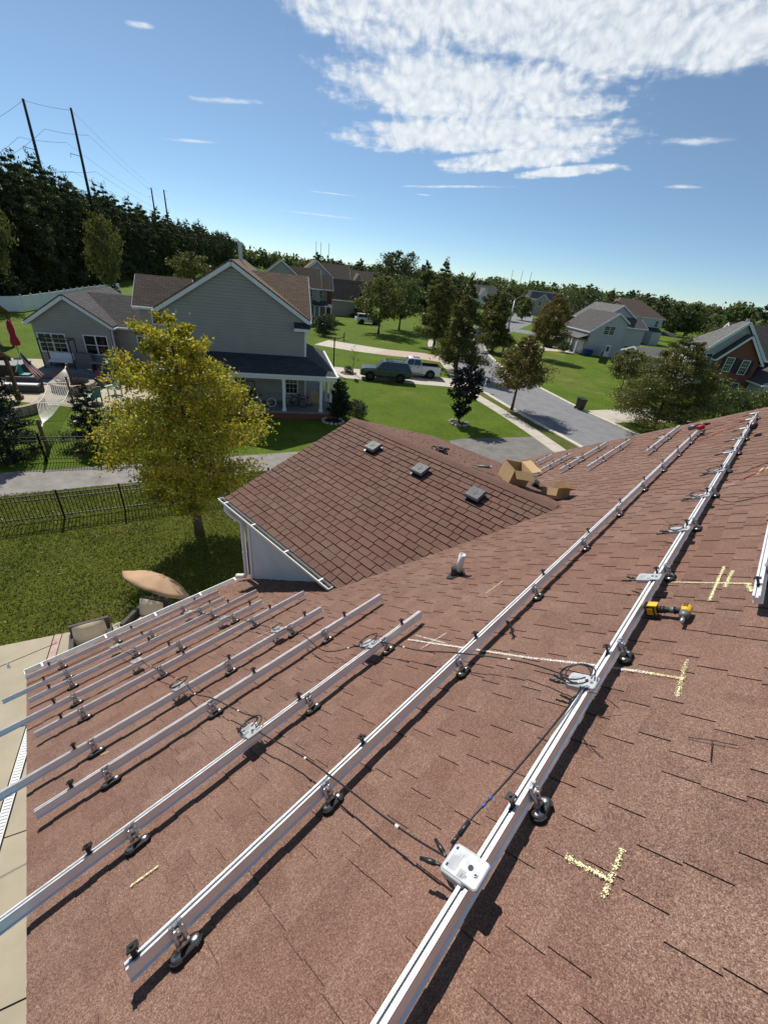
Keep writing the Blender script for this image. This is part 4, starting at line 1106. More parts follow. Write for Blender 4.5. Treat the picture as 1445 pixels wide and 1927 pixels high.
def nh(x, y, z=0.0):
    c, s_ = math.cos(R(57)), math.sin(R(57)); return (-24.81 + x * c - y * s_, 18.30 + x * s_ + y * c, z)


# -- second and third house down the street
H2 = thing('house', 'brown roofed house with brick corner and small white columned porch beyond the grey gable house', 'house', (-67, 52, 0), R(57), 'houses along the street')
walls(H2, -11, -1.2, .0, 12, 5.9, 9.6, 'y', 'siding_grey'); roof_pair(H2, -11, -1.2, .0, 12, 5.9, 9.6, 'y', 'roof_brown', .3)
walls(H2, -6, .7, 1.3, 7.6, 5.9, 8.75, 'x', 'siding_grey'); roof_pair(H2, -6, .75, 1.3, 7.6, 5.9, 8.75, 'x', 'roof_brown', .3)
walls(H2, -3, 3.3, 4.8, 9.4, 5.8, 7.9, 'x', 'siding_grey'); roof_pair(H2, -3, 3.3, 4.8, 9.4, 5.8, 7.9, 'x', 'roof_brown', .3)
b = MB(); b.b2((2.4, 4.7, 0), (3.34, 9.45, 5.8)); b.build('brick_corner', 'brick', H2)
b = MB(); b.slab([(-.6, -.3, 3.1), (3.0, 1.2, 3.1), (3.0, 4.6, 3.5), (-.6, 1.3, 3.9)], .1); b.build('porch_roof', 'roof_slate', H2, uv=True)
b = MB(); b.b2((-.7, .6, 2.85), (3.0, .75, 3.1)); b.build('porch_beam', 'white_trim', H2)
for x in (-.3, .6, 1.8, 2.8):
    b = MB(); b.box((x, .7, 1.5), (.2, .2, 2.8)); b.build('post', 'white_paint', H2)
window(H2, (-1.0, 1.28, 5.0), .8, 1.2); window(H2, (1.2, 4.78, 4.6), .6, 1.5); window(H2, (3.36, 6.0, 4.5), .8, 1.5, '+x'); window(H2, (3.36, 6.0, 1.6), .8, 1.5, '+x')
H3 = thing('house', 'house with a broad brown roof and attached garage, third along the street', 'house', (-82, 74, 0), R(57), 'houses along the street')
walls(H3, -13, -3.4, 0, 12, 6.6, 10.3, 'y', 'siding_grey'); roof_pair(H3, -13, -3.4, 0, 12, 6.6, 10.3, 'y', 'roof_brown', .3)
walls(H3, -8, -.6, 1, 9, 6.6, 10.0, 'x', 'siding_grey'); roof_pair(H3, -8, -.4, 1, 9, 6.6, 10.0, 'x', 'roof_brown', .3)
walls(H3, -5.6, 1.9, -6.4, .2, 3.5, 7.2, 'x', 'siding_grey'); roof_pair(H3, -5.6, 1.9, -6.4, .2, 3.5, 7.2, 'x', 'roof_brown', .3)
window(H3, (-8.2, -.02, 8.2), .9, 1.2); window(H3, (-.58, 5, 5.2), 1.4, 1.4, '+x')

# -- across the street
def asym(t, xa, za, xp, zp, xb, zb, y0, y1, wm, rm, lap=None, oh=.3):
    """gable whose two eaves differ in height"""
    b = MB(); F = [(xa, 0), (xb, 0), (xb, zb), (xp, zp), (xa, za)]
    if lap: lap_wall(b, F, lap, .03, (0, y0, 0), (1, 0, 0), (0, -1, 0)); b.add([(x, y0 + .01, z) for x, z in F], [tuple(range(5))])
    else: b.add([(x, y0, z) for x, z in F], [tuple(range(5))])
    b.add([(x, y1, z) for x, z in F][::-1], [tuple(range(5))])
    b.add([(xa, y1, 0), (xa, y0, 0), (xa, y0, za), (xa, y1, za)], [(0, 1, 2, 3)]); b.add([(xb, y0, 0), (xb, y1, 0), (xb, y1, zb), (xb, y0, zb)], [(0, 1, 2, 3)]); b.build('wall', wm, t)
    ka, kb = (zp - za) / (xp - xa), (zp - zb) / (xb - xp); A_, B_ = (xa - oh, za - oh * ka + .08), (xb + oh, zb - oh * kb + .08); Y0, Y1 = y0 - oh, y1 + oh
    b = MB(); b.slab([(A_[0], Y0, A_[1]), (xp, Y0, zp + .08), (xp, Y1, zp + .08), (A_[0], Y1, A_[1])], .1); b.slab([(xp, Y0, zp + .08), (B_[0], Y0, B_[1]), (B_[0], Y1, B_[1]), (xp, Y1, zp + .08)], .1); b.build('roof', rm, t, uv=True)
    b = MB()
    for p in (A_, B_): b.bar((p[0], Y0 - .02, p[1] - .10), (xp, Y0 - .02, zp - .02), .03, .24); b.bar((p[0], Y0, p[1] - .12), (p[0], Y1, p[1] - .12), .05, .2)
    b.build('fascia', 'white_trim', t)


GH = thing('house', 'pale grey sided house with a stepped gable and blue bins against its wall', 'house', (-28.35, 84.96, 0), R(50), 'houses across the street')
asym(GH, 0, 4.2, 4.4, 7.4, 6.6, 6.15, 0, 10, 'siding_pale', 'roof_charcoal', .2); asym(GH, 3.2, 6.0, 7.0, 8.7, 10.6, 6.6, 3.6, 13, 'siding_pale', 'roof_grey')
walls(GH, 6.6, 11.2, .8, 6, 5.4, 6.7, 'x', 'siding_pale', 0, .2); roof_pair(GH, 6.6, 11.2, .8, 6, 5.4, 6.7, 'x', 'roof_charcoal', .3)
window(GH, (3.5, -.035, 4.5), 2.0, 1.35, '-y', (4, 4), double=True); door(GH, (4.4, -.035, 1.02), .95, 2.0); window(GH, (8.6, .765, 1.6), .9, 1.2)
b = MB(); b.b2((-1.9, .2, 2.5), (0, 7, 2.75)); b.slab([(-2.1, 0, 2.76), (0, 0, 3.5), (0, 7.2, 3.5), (-2.1, 7.2, 2.76)], .08); b.build('porch_roof', 'roof_grey', GH, uv=True)
for y in (.4, 2.4, 4.2, 6.4):
    b = MB(); b.box((-1.75, y, 1.25), (.25, .25, 2.5)); b.build('post', 'white_paint', GH)
b = MB(); b.b2((-.04, 1.0, .1), (-.02, 4.5, 2.3)); b.build('garage_door', 'white_paint', GH)
HH = thing('house', 'white house with a tall dark hipped roof behind the pale grey house', 'house', (-30.3, 137.4, 0), R(50), 'houses across the street')
walls(HH, -13, 2.2, 0, 11, 6.4, 6.42, 'x', 'siding_cream')
b = MB(); z0, z1 = 6.35, 10.2
e = [(-13.4, -.4), (2.6, -.4), (2.6, 11.4), (-13.4, 11.4)]; r_ = [(-8.5, 5.5, z1), (-2.6, 5.5, z1)]; E_ = [(x, y, z0) for x, y in e]
b.add(E_ + r_, [(0, 1, 5, 4), (1, 2, 5), (2, 3, 4, 5), (3, 0, 4)]); b.build('roof', 'roof_brown', HH, uv=True)
b = MB(); b.b2((-13.4, -.4, 6.16), (2.6, 11.4, 6.34)); b.build('fascia', 'white_trim', HH)
for x, z in ((-4.5, 5.2), (.6, 5.0), (-9.5, 5.0)): window(HH, (x, -.02, z), .9, 1.4)
for y in (2.5, 6.5): window(HH, (2.22, y, 5.0), .9, 1.4, '+x')
b = MB(); b.b2((-1.4, -2.6, 0), (1.2, -.02, 3.3)); b.build('bay', 'siding_cream', HH); b = MB(); b.slab([(-1.6, -2.8, 3.3), (1.4, -2.8, 3.3), (1.4, 0, 4.1), (-1.6, 0, 4.1)], .1); b.slab([(1.6, -2.6, 2.6), (6.5, -2.6, 2.6), (6.5, 0, 3.3), (1.6, 0, 3.3)], .1); b.build('porch_roof', 'roof_slate', HH, uv=True)
BH = thing('house', 'brick gabled house with black shuttered windows and a wide grey roof', 'house', (-4.6, 66, 0), R(32), 'houses across the street')
walls(BH, -1.9, 2.5, -.0, 2, 4.9, 7.4, 'y', 'brick'); roof_pair(BH, -1.9, 2.5, -.0, 3.5, 4.9, 7.4, 'y', 'roof_charcoal', .35)
walls(BH, -3.2, 2.7, .9, 8.0, 5.4, 5.42, 'y', 'siding_pale')
b = MB(); b.add([(-3.2, .9, 5.4), (2.7, .9, 5.4), (-.25, .9, 8.6)], [(0, 1, 2)]); b.build('gable_wall', 'siding_pale', BH)
b = MB(); b.add([(-3.7, .45, 5.1), (3.2, .45, 5.1), (3.2, 8.5, 5.1), (-3.7, 8.5, 5.1), (-.25, .45, 8.8), (-.25, 2.2, 8.8)], [(0, 4, 5, 3), (1, 2, 5, 4), (2, 3, 5)]); b.build('roof', 'roof_grey', BH, uv=True)
b = MB(); b.bar((-3.72, .42, 5.02), (-.25, .42, 8.72), .04, .30); b.bar((3.22, .42, 5.02), (-.25, .42, 8.72), .04, .30); b.bar((-3.70, .42, 5.0), (-3.70, 8.5, 5.0), .04, .2); b.b2((-3.7, .46, 4.95), (-3.0, .9, 5.05)); b.build('fascia', 'white_trim', BH)
walls(BH, 2.2, 10, 2.5, 9, 5.2, 8.4, 'x', 'brick'); roof_pair(BH, .5, 10, 2.5, 9, 5.2, 8.4, 'x', 'roof_charcoal', .35)
walls(BH, 2.6, 7.5, -3.0, 3, 2.9, 4.4, 'y', 'siding_pale'); roof_pair(BH, 2.6, 7.5, -3.0, 3, 2.9, 4.4, 'y', 'roof_charcoal', .35)
window(BH, (-.6, -.02, 4.15), .72, 1.5, '-y', (3, 4), shutters='shutter_dark'); window(BH, (1.15, -.02, 4.05), .72, 1.5, '-y', (3, 4), shutters='shutter_dark'); window(BH, (-2.6, .88, 4.3), .6, 1.4, '-y', (2, 4))
for x in (-.6, 1.15): window(BH, (x, -.02, 1.4), .72, 1.6, '-y', (2, 2), shutters='shutter_dark')
b = MB(); b.cyl((2.5, 6.5, 7.6), (2.5, 6.5, 9.1), .2); b.build('flue', 'galvanised', BH)
GR_ = thing('shed', 'low garden roof beside the brick house seen above the trees', 'shed', (-16.5, 76, 0), R(50)); walls(GR_, 0, 5, 0, 5, 2.6, 3.4, 'x', 'siding_pale'); roof_pair(GR_, 0, 5, 0, 5, 2.6, 3.4, 'x', 'roof_grey', .3)
for i, (x, y, rz, L, W, ze, zp, rm, lab) in enumerate([
    (-8, 150, -20, 15, 10, 4.5, 8.0, 'roof_brown', 'brown hipped roof house low among the trees beyond the white house'), (-95, 190, 20, 17, 11, 6.2, 9.5, 'roof_charcoal', 'tan house with dark roof panels beyond the street crossing'),
    (-112, 172, 55, 12, 9, 5.6, 9.2, 'roof_grey', 'white walled house behind the streetlight'), (-150, 150, 60, 14, 10, 5.8, 9.5, 'roof_charcoal', 'grey roofed house glimpsed behind the tall cypress trees'), (-135, 118, 60, 12, 9, 5.6, 9.2, 'roof_brown', 'house half hidden behind the twin lawn trees')]):
    h_ = thing('house', lab, 'house', (x, y, 0), R(rz), 'houses far behind'); walls(h_, 0, L, 0, W, ze, zp, 'x', ('siding_tan', 'siding_tan', 'white_trim', 'siding_grey', 'siding_grey')[i]); roof_pair(h_, 0, L, 0, W, ze, zp, 'x', rm, .35)
    walls(h_, L * .25, L * .6, -2.2, 2, ze - .3, zp - 1.0, 'y', ('siding_tan', 'siding_tan', 'white_trim', 'siding_grey', 'siding_grey')[i]); roof_pair(h_, L * .25, L * .6, -2.2, 4, ze - .3, zp - 1.0, 'y', rm, .3)
    for k in range(4): window(h_, (L * (.12 + .25 * k), -.03 if not .25 < .12 + .25 * k < .6 else -2.23, ze - 1.3), 1.0, 1.3)
    if i == 1:
        for k in range(5): q = MB(); yy0 = .8; sl = (zp - ze) / (W / 2); q.slab([(1.2 + k * 2.9, yy0, ze + yy0 * sl + .22), (3.9 + k * 2.9, yy0, ze + yy0 * sl + .22), (3.9 + k * 2.9, W / 2 - .9, zp - .9 * sl + .22), (1.2 + k * 2.9, W / 2 - .9, zp - .9 * sl + .22)], .04); q.build('solar_panel', 'panel_dark', h_)

# ------------------------------------------------------------------ vehicles


def loft(b, secs, close=True):
    """secs: list of lists of points (same count), skinned"""
    n = len(secs[0]); vs = [p for s in secs for p in s]; fs = []
    for i in range(len(secs) - 1):
        for k in range(n): fs.append((i * n + k, i * n + (k + 1) % n, (i + 1) * n + (k + 1) % n, (i + 1) * n + k))
    fs.append(tuple(range(n - 1, -1, -1))); fs.append(tuple(range((len(secs) - 1) * n, len(secs) * n)))
    b.add(vs, fs)


def vehicle(label, cat, loc, rz, paint, pickup=False, lab_group=None, detail=True):
    t = thing('parked_car' if not pickup else 'pickup_truck', label, cat, loc, R(rz), lab_group)
    L = 2.9 if pickup else 2.58
    def sec(x, zb, zt, hw, zs=None):
        zs = zs or zt - .10
        return [(x, -hw * .93, zb), (x, hw * .93, zb), (x, hw, zb + .22), (x, hw, zs - .12), (x, hw * .97, zs), (x, hw * .86, zt), (x, -hw * .86, zt), (x, -hw * .97, zs), (x, -hw, zs - .12), (x, -hw, zb + .22)]
    b = MB(); fx = L
    S_ = [sec(fx, .52, .95, .78), sec(fx - .08, .42, 1.06, .90), sec(fx - .35, .40, 1.14, .97), sec(fx - 1.15, .38, 1.20, .99), sec(fx - 1.7, .36, 1.22, .99)]
    if pickup: S_ += [sec(-.82, .36, 1.24, .99)]
    else: S_ += [sec(-1.9, .38, 1.24, .99), sec(-2.45, .44, 1.22, .96), sec(-2.58, .55, 1.12, .90)]
    loft(b, S_); b.build('body', paint, t)
    if pickup:
        b = MB(); zb, zt = .42, 1.26
        for s_ in (-1, 1): b.box((-1.86, s_ * .93, (zb + zt) / 2), (2.04, .12, zt - zb))
        b.box((-2.84, 0, (zb + zt) / 2 + .06), (.08, 1.74, zt - zb - .12)); b.box((-.86, 0, (zb + zt) / 2), (.06, 1.74, zt - zb)); b.build('bed_side', paint, t)
        b = MB(); b.box((-1.85, 0, .74), (1.9, 1.72, .06))
        for s_ in (-1, 1): b.box((-1.86, s_ * .93, zt + .018), (2.04, .14, .03)); b.box((-1.85, s_ * .862, 1.0), (1.9, .012, .5))
        b.box((-2.79, 0, 1.0), (.012, 1.7, .5)); b.box((-2.84, 0, zt + .018), (.09, 1.74, .03)); b.build('bed_liner', 'black_plastic', t)
        b = MB(); b.box((-2.95, 0, .56), (.16, 1.9, .20)); b.build('bumper', 'black_plastic', t)
    xa, xb, xc, xd = (fx - 1.75, .62, -.62, -.80) if pickup else (fx - 1.55, .35, -2.10, -2.50)
    zr = 1.93 if pickup else 1.90; zb = 1.20; hb, hr = .93, .76
    b = MB()
    def cs(x, z, h): return [(x, -h, z), (x, h, z)]
    prof = [(xa, zb, hb), (xb, zr - .05, hr + .02), (xb - .25, zr, hr), (xc, zr - .02, hr), (xd, zb, hb)]
    pr = [(x, -h, z) for x, z, h in prof]; pl = [(x, h, z) for x, z, h in prof]
    b.add(pr + pl, [(0, 1, 2, 3, 4)[::-1], (5, 6, 7, 8, 9), (0, 5, 6, 1)[::-1], (1, 6, 7, 2)[::-1], (2, 7, 8, 3)[::-1], (3, 8, 9, 4)[::-1]]); b.build('cabin', paint, t)
    # glass
    b = MB()
    def lerp(p, q, f): return tuple(a + (c - a) * f for a, c in zip(p, q))
    def inset_quad(q, m, off):
        c = [sum(p[i] for p in q) / 4 for i in range(3)]; return [tuple(c[i] + (p[i] - c[i]) * m[i] + off[i] for i in range(3)) for p in q]
    ws = [pr[0], pl[0], pl[1], pr[1]]; b.add(inset_quad(ws, (.92, .90, .88), (.018, 0, .018)), [(0, 1, 2, 3)]); b.build('windscreen', 'windscreen', t)
    b = MB(); rwq = [pl[4], pr[4], pr[3], pl[3]]; b.add(inset_quad(rwq, (.9, .86, .80), (-.018, 0, .015)), [(0, 1, 2, 3)]); b.build('rear_window', 'car_glass', t)
    for s_ in (-1, 1):
        b = MB(); cuts = [.03, .36, .62, .97] if not pickup else [.04, .52, .97]
        def sp(fx_, fz):      # point on the cabin side
            lo = xa + (xd - xa) * fx_; hi = xb + .05 + (xc - xb - .05) * fx_; x = lo + (hi - lo) * fz; return (x, s_ * (hb + (hr - hb) * fz + .012), zb + (zr - zb) * fz)
        for i in range(len(cuts) - 1):
            a, c = cuts[i] + .012, cuts[i + 1] - .012; q = [sp(a, .10), sp(c, .10), sp(c, .86), sp(a, .86)]
            b.add(q if s_ == -1 else q[::-1], [(0, 1, 2, 3)][:1]); 
        b.build('side_window', 'car_glass', t)
        if detail:
            b = MB(); b.box((xa - .25, s_ * 1.08, 1.27), (.10, .20, .17)); b.build('mirror', paint if pickup else 'black_plastic', t)
            b = MB(); b.box((fx - .10, s_ * .66, .93), (.16, .30, .13), Matrix.Rotation(s_ * -.25, 3, 'Z')); b.build('headlight', 'lamp_clear', t)
            b = MB(); b.box((-2.88 if pickup else -2.50, s_ * .86, 1.02), (.10, .18, .34 if pickup else .28)); b.build('tail_light', 'lamp_red', t)
            for hx in ((.45, -.45) if pickup else (.15, -.95)):
                b = MB(); b.box((hx, s_ * 1.0, 1.06), (.20, .03, .035)); b.build('door_handle', 'black_plastic' if pickup else paint, t)
            b = MB(); b.box((-.1, s_ * 1.0, .40), (2.2, .10, .07)); b.build('side_step', 'black_plastic', t)
            if not pickup: b = MB(); b.tube([(.1, s_ * .66, zr - .02), (.0, s_ * .66, zr + .06), (-1.8, s_ * .66, zr + .05), (-1.95, s_ * .66, zr - .02)], .025, 6); b.build('roof_rail', 'black_plastic', t)
    if detail:
        b = MB(); b.box((fx - .02, 0, .82), (.05, 1.1, .24)); b.box((fx - .03, 0, .54), (.12, 1.6, .16)); b.build('grille', 'black_plastic', t)
        b = MB(); b.box((-.2 if pickup else -.3, 0, zr + .005), (.75, .95, .02)); b.build('sunroof', 'car_glass', t)
    for wx in ((fx - 1.0, fx - 4.70) if pickup else (fx - .98, fx - 4.03)):
        for s_ in (-1, 1):
            b = MB(); b.smooth = True; b.cyl((wx, s_ * .74, .40), (wx, s_ * 1.0, .40), .40, n=24); o = b.build('wheel', 'tyre', t)
            b = MB(); b.cyl((wx, s_ * .98, .40), (wx, s_ * 1.005, .40), .25, n=16)
            for k in range(6): a = k * PI / 3; b.bar((wx, s_ * 1.008, .40), (wx + .24 * math.cos(a), s_ * 1.008, .40 + .24 * math.sin(a)), .05, .02, (0, 1, 0))
            b.build('rim', 'rim', o)
            b = MB(); pts = [(wx + .50 * math.cos(a), s_ * .985, .40 + .50 * math.sin(a)) for a in [PI * k / 12 for k in range(13)]]; b.tube(pts, .045, 6); b.build('arch_trim', 'black_plastic', t)
            b = MB(); b.cyl((wx, s_ * .60, .41), (wx, s_ * .994, .41), .485, n=20); b.build('wheel_well', 'tyre', t)
    return t


vehicle('dark green four wheel drive car parked nose towards the house', 'car', (-29.03, 31.47, .02), 227.7, 'car_green')
vehicle('white pickup truck with an open black bed parked beyond the green car', 'pickup truck', (-29.2, 36.0, .02), 227.7, 'car_white', True)
vehicle('black pickup truck far across the street by the pale grey house', 'pickup truck', (-34.5, 87.0, .02), 45, 'car_black', True, None, False)
vehicle('dark car half hidden in the shade beyond the streetlight', 'car', (-43.5, 74.5, .02), 60, 'car_black', False, None, False)
vehicle('silver car behind the lawn trees near the third house', 'car', (-66, 64.5, .02), 60, 'car_white', False, None, False)

# ------------------------------------------------------------------ street furniture
def bin_(label, x, y, rz=0, mat='bin_black', group='wheeled bins by the kerbs'):
    t = thing('wheeled_bin', label, 'bin', (x, y, .02), R(rz), group)
    b = MB(); b.box((0, 0, .52), (.52, .60, .90), None, (1.22, 1.15)); b.build('body', mat, t)
    b = MB(); b.box((0, .02, 1.02), (.68, .78, .07), Matrix.Rotation(R(6), 3, 'X')); b.box((0, -.36, 1.0), (.5, .06, .05)); b.build('lid', mat, t)
    for s_ in (-1, 1): b = MB(); b.cyl((s_ * .24, .30, .12), (s_ * .32, .30, .12), .12, n=14); b.build('wheel', 'tyre', t)


bin_('black wheeled bin standing alone on the far kerb', -12.6, 41.6, 60); bin_('black wheeled bin by the cypress trunk at the near kerb', -30.2, 45.6, 30); bin_('dark bin behind the small dark leaved tree', -26.0, 42.3, 30)
bin_('blue bin left of its twin against the pale grey house', -28.0, 84.2, 50, 'bin_blue', None); bin_('blue bin right of its twin against the pale grey house', -27.3, 85.0, 50, 'bin_blue', None)
mt = thing('mailbox', 'white post with a black mailbox beside the near kerb', 'mailbox', (-21.1, 37.9, .02), R(40))
b = MB(); b.box((0, 0, .6), (.11, .11, 1.25), Matrix.Rotation(R(4), 3, 'Y')); b.box((0, 0, 1.26), (.15, .15, .06)); b.build('post', 'white_paint', mt)
b = MB(); b.box((.22, 0, .98), (.45, .16, .13)); b.cyl((0, 0, 1.045), (.445, 0, 1.045), .08, n=12); b.build('box', 'black_metal', mt)
sl = thing('streetlight', 'tall grey double armed streetlight beyond the bend in the road', 'streetlight', (-34.4, 65.1, 0), R(35))
b = MB(); b.smooth = True; b.cyl((0, 0, 0), (0, 0, 8.0), .16, .10, 10); b.cyl((0, 0, 0), (0, 0, .5), .24, .20, 10); b.build('pole', 'galvanised', sl)
for s_, nm in ((-1, 1), (1, 1)):
    b = MB(); b.tube([(0, 0, 7.9), (s_ * .7, 0, 8.45), (s_ * 1.5, 0, 8.6)], .05, 6); b.build('arm', 'galvanised', sl); b = MB(); b.smooth = True; b.lathe((s_ * 1.75, 0, 8.56), [(.04, .08), (.16, .04), (.18, 0), (.05, -.05)], 10, 2.0, 1.0); b.build('lamp_head', 'galvanised', sl)
bh = thing('basketball_hoop', 'black basketball hoop pole at the edge of the drive', 'basketball hoop', (-33.6, 28.4, 0), R(45))
b = MB(); b.box((0, 0, 1.7), (.12, .12, 3.4)); b.bar((0, 0, 3.2), (.9, 0, 3.5), .08, .08); b.build('pole', 'black_metal', bh); b = MB(); b.box((.95, 0, 3.55), (.05, 1.2, .85)); b.build('backboard', 'black_plastic', bh); b = MB(); b.torus((1.25, 0, 3.2), .23, .012); b.build('rim', 'tool_red', bh)


def fence(label, pts, h, post_sp, pk_sp=.115, name='metal_fence'):
    """black picket fence: posts, rails and every picket"""
    t = thing(name, label, 'fence', (*pts[0], 0), 0, 'black metal fences'); o0 = Vector((*pts[0], 0)); n_pk = 0; extra = MB(); pkm = None
    for i in range(len(pts) - 1):
        a, c = Vector((*pts[i], 0)) - o0, Vector((*pts[i + 1], 0)) - o0; d = c - a; L = d.length; d.normalize(); n = max(1, round(L / post_sp)); rz = math.atan2(d.y, d.x)
        for zz in (h - .06, h - .24, .16):
            b = MB(); b.bar(a + Vector((0, 0, zz)), c + Vector((0, 0, zz)), .028, .034); b.build('rail', 'fence_black', t)
        for k in range(n + 1):
            b = MB(); p = a + d * (L * k / n); b.box(p + Vector((0, 0, h / 2 + .04)), (.06, .06, h + .08)); b.box(p + Vector((0, 0, h + .09)), (.075, .075, .03)); b.build('post', 'fence_black', t)
        m = int(L / pk_sp)
        for k in range(m):
            p = a + d * ((k + .5) * L / m)
            if pkm is None:
                b = MB(); b.box((0, 0, h / 2 + .02), (.021, .021, h - .08)); q = b.build('picket', 'fence_black', t, p); pkm = q.data
            elif n_pk < 298: link('picket', pkm, t, p)
            else: extra.box(p + Vector((0, 0, h / 2 + .02)), (.021, .021, h - .08))
            n_pk += 1
    if extra.v: kind(extra.build('picket_run', 'fence_black', t), 'stuff')
    return t


fence('black picket fence along the near edge of the path, behind the yellow tree', [(-20.9, -7.8), (-18.27, -.3), (-15.62, 7.3), (-13.8, 12.5)], 1.14, 1.83)
fence('black picket fence on the far side of the path, below the hammock', [(-26.6, -3.6), (-23.5, 2.2), (-21.4, 6.2)], 1.3, 1.83)
# white vinyl fence at the back
vf = thing('vinyl_fence', 'long white vinyl privacy fence in front of the pine row', 'fence', (-74, 3, 0)); P0 = Vector((-74, 3, 0)); wl = [(-74, 3), (-77.5, 10.5), (-84, 15.0), (-95, 22), (-109, 32)]
for i in range(len(wl) - 1):
    a, c = Vector((*wl[i], 0)), Vector((*wl[i + 1], 0)); d = c - a; n = max(1, round(d.length / 2.4))
    for k in range(n):
        p, q = a + d * (k / n) - P0, a + d * ((k + 1) / n) - P0; b = MB(); b.bar(p + Vector((0, 0, .95)), q + Vector((0, 0, .95)), .05, 1.75); b.bar(p + Vector((0, 0, 1.84)), q + Vector((0, 0, 1.84)), .08, .08); b.build('panel', 'vinyl_white', vf)
        b = MB(); b.box(p + Vector((0, 0, 1.0)), (.14, .14, 2.05)); b.box(p + Vector((0, 0, 2.05)), (.18, .18, .06)); b.build('post', 'vinyl_white', vf)
wf = thing('wooden_fence', 'short grey board fence running out from the pale grey house', 'fence', (-25.6, 86.8, 0), R(-75))
for k in range(22): b = MB(); b.box((k * .42 + .2, 0, .85), (.40, .03, 1.65 + .03 * (k % 2))); b.build('board', 'fence_wood', wf)
for k in range(5): b = MB(); b.box((k * 2.1, .06, .85), (.1, .1, 1.75)); b.build('post', 'fence_wood', wf)

# power line
def pole(label, x, y, h, arms, r=.34, group='power line poles'):
    t = thing('power_pole', label, 'power pole', (x, y, 0), R(75), group); b = MB(); b.smooth = True; b.cyl((0, 0, 0), (0, 0, h), r * 1.25, r * .72, 12); b.build('mast', 'pole_wood', t)
    for z, s_ in arms:
        b = MB(); b.bar((0, 0, z), (s_ * 2.2, 0, z + .25), .11, .11); b.build('crossarm', 'black_metal', t); b = MB()
        for k in range(4): b.cyl((s_ * 2.15, 0, z + .10 - k * .18), (s_ * 2.15, 0, z - .01 - k * .18), .09, .05, 8)
        b.build('insulator', 'tool_grey', t)
    return t


pole('tall dark power pole, middle one of the three above the pines', -136.7, 29.2, 33.0, [(24.8, -1), (17.8, -1)]); pole('tall dark power pole standing alone to the right above the pines', -146.9, 40.5, 35.6, [(26.7, -1), (19.7, -1)]); pole('power pole cut by the left edge of the photo', -125.1, 19.3, 26.0, [(17.8, -1), (12.7, -1)])
for i, (x, y, h) in enumerate(((-355, 135.6, 43), (-352, 142.5, 43))): pole('distant power pole with two arms, ' + ('left' if i == 0 else 'right') + ' of the pair over the pine tips', x, y, h, [(h - .6, (-1, 1)[i]), (h - 5.0, (-1, 1)[i])], .55)
for i, (az, d) in enumerate(((-79.1, 61.1), (-78.6, 61.9), (-77.6, 63.2), (-68.3, 73.0), (-67.9, 73.6), (-67.0, 74.4), (-48.5, 88), (-46.8, 89), (-45.2, 89.8))): pole('hair thin pylon far off on the wooded horizon', az * 9, d * 9, 47 - (i > 5) * 8, [(44 - (i > 5) * 8, 1)], .42, 'far pylons')
pts_top = [(-125.1, 19.3, 25.4), (-136.7, 29.2, 32.8), (-146.9, 40.5, 35.2), (-352, 139, 42)]
for i, (dz, dx) in enumerate(((0, 0), (-6.3, -2.4), (-11.8, -2.4), (-4.0, 2.4), (-11, 2.4))):
    b = MB(); o0 = Vector(pts_top[0]); line = [(-108, 4, 22)] + pts_top; P_ = []
    for k in range(len(line) - 1):
        a, c = Vector(line[k]), Vector(line[k + 1])
        for j in range(10): f = j / 10; p = a.lerp(c, f); P_.append((p.x + dx * .3, p.y + dx, p.z + dz - (1.0 if k != 3 else 5) * f * (1 - f)))
    P_.append((line[-1][0], line[-1][1] + dx, line[-1][2] + dz)); b.tube(P_, .028, 4, False); tag(b.build('power_line', 'black_metal'), 'sagging power line wire strung between the tall poles', 'power line', 'power lines')

# ------------------------------------------------------------------ the neighbour's patio, seen small
def adirondack(label, x, y, rz, mat):
    t = thing('garden_chair', label, 'garden chair', (x, y, .03), R(rz), 'garden chairs around the fire pit'); m = Matrix.Rotation(R(-22), 3, 'X')
    for k in range(5): b = MB(); b.box((-.24 + .12 * k, .36, .66), (.105, .025, .92 - .05 * abs(k - 2)), m); b.build('back_slat', mat, t)
    b = MB(); b.box((0, 0, .34), (.56, .56, .035), Matrix.Rotation(R(-10), 3, 'X')); b.build('seat', mat, t)
    for s_ in (-1, 1):
        b = MB(); b.box((s_ * .36, -.02, .56), (.14, .74, .03)); b.build('arm', mat, t)
        for yy in (-.28, .25): b = MB(); b.box((s_ * .31, yy, .28), (.05, .09, .56)); b.build('leg', mat, t)


def tall_chair(label, x, y, rz, mat):
    t = thing('patio_chair', label, 'patio chair', (x, y, .03), R(rz), 'patio chairs by the deck'); b = MB(); b.box((0, .26, 1.05), (.55, .05, .62), Matrix.Rotation(R(-12), 3, 'X')); b.build('back', mat, t); b = MB(); b.box((0, 0, .72), (.56, .52, .05)); b.build('seat', mat, t)
    for sx in (-1, 1):
        for sy in (-1, 1): b = MB(); b.cyl((sx * .25, sy * .22, 0), (sx * .25, sy * .22, .72), .02, n=6); b.build('leg', 'black_metal', t)


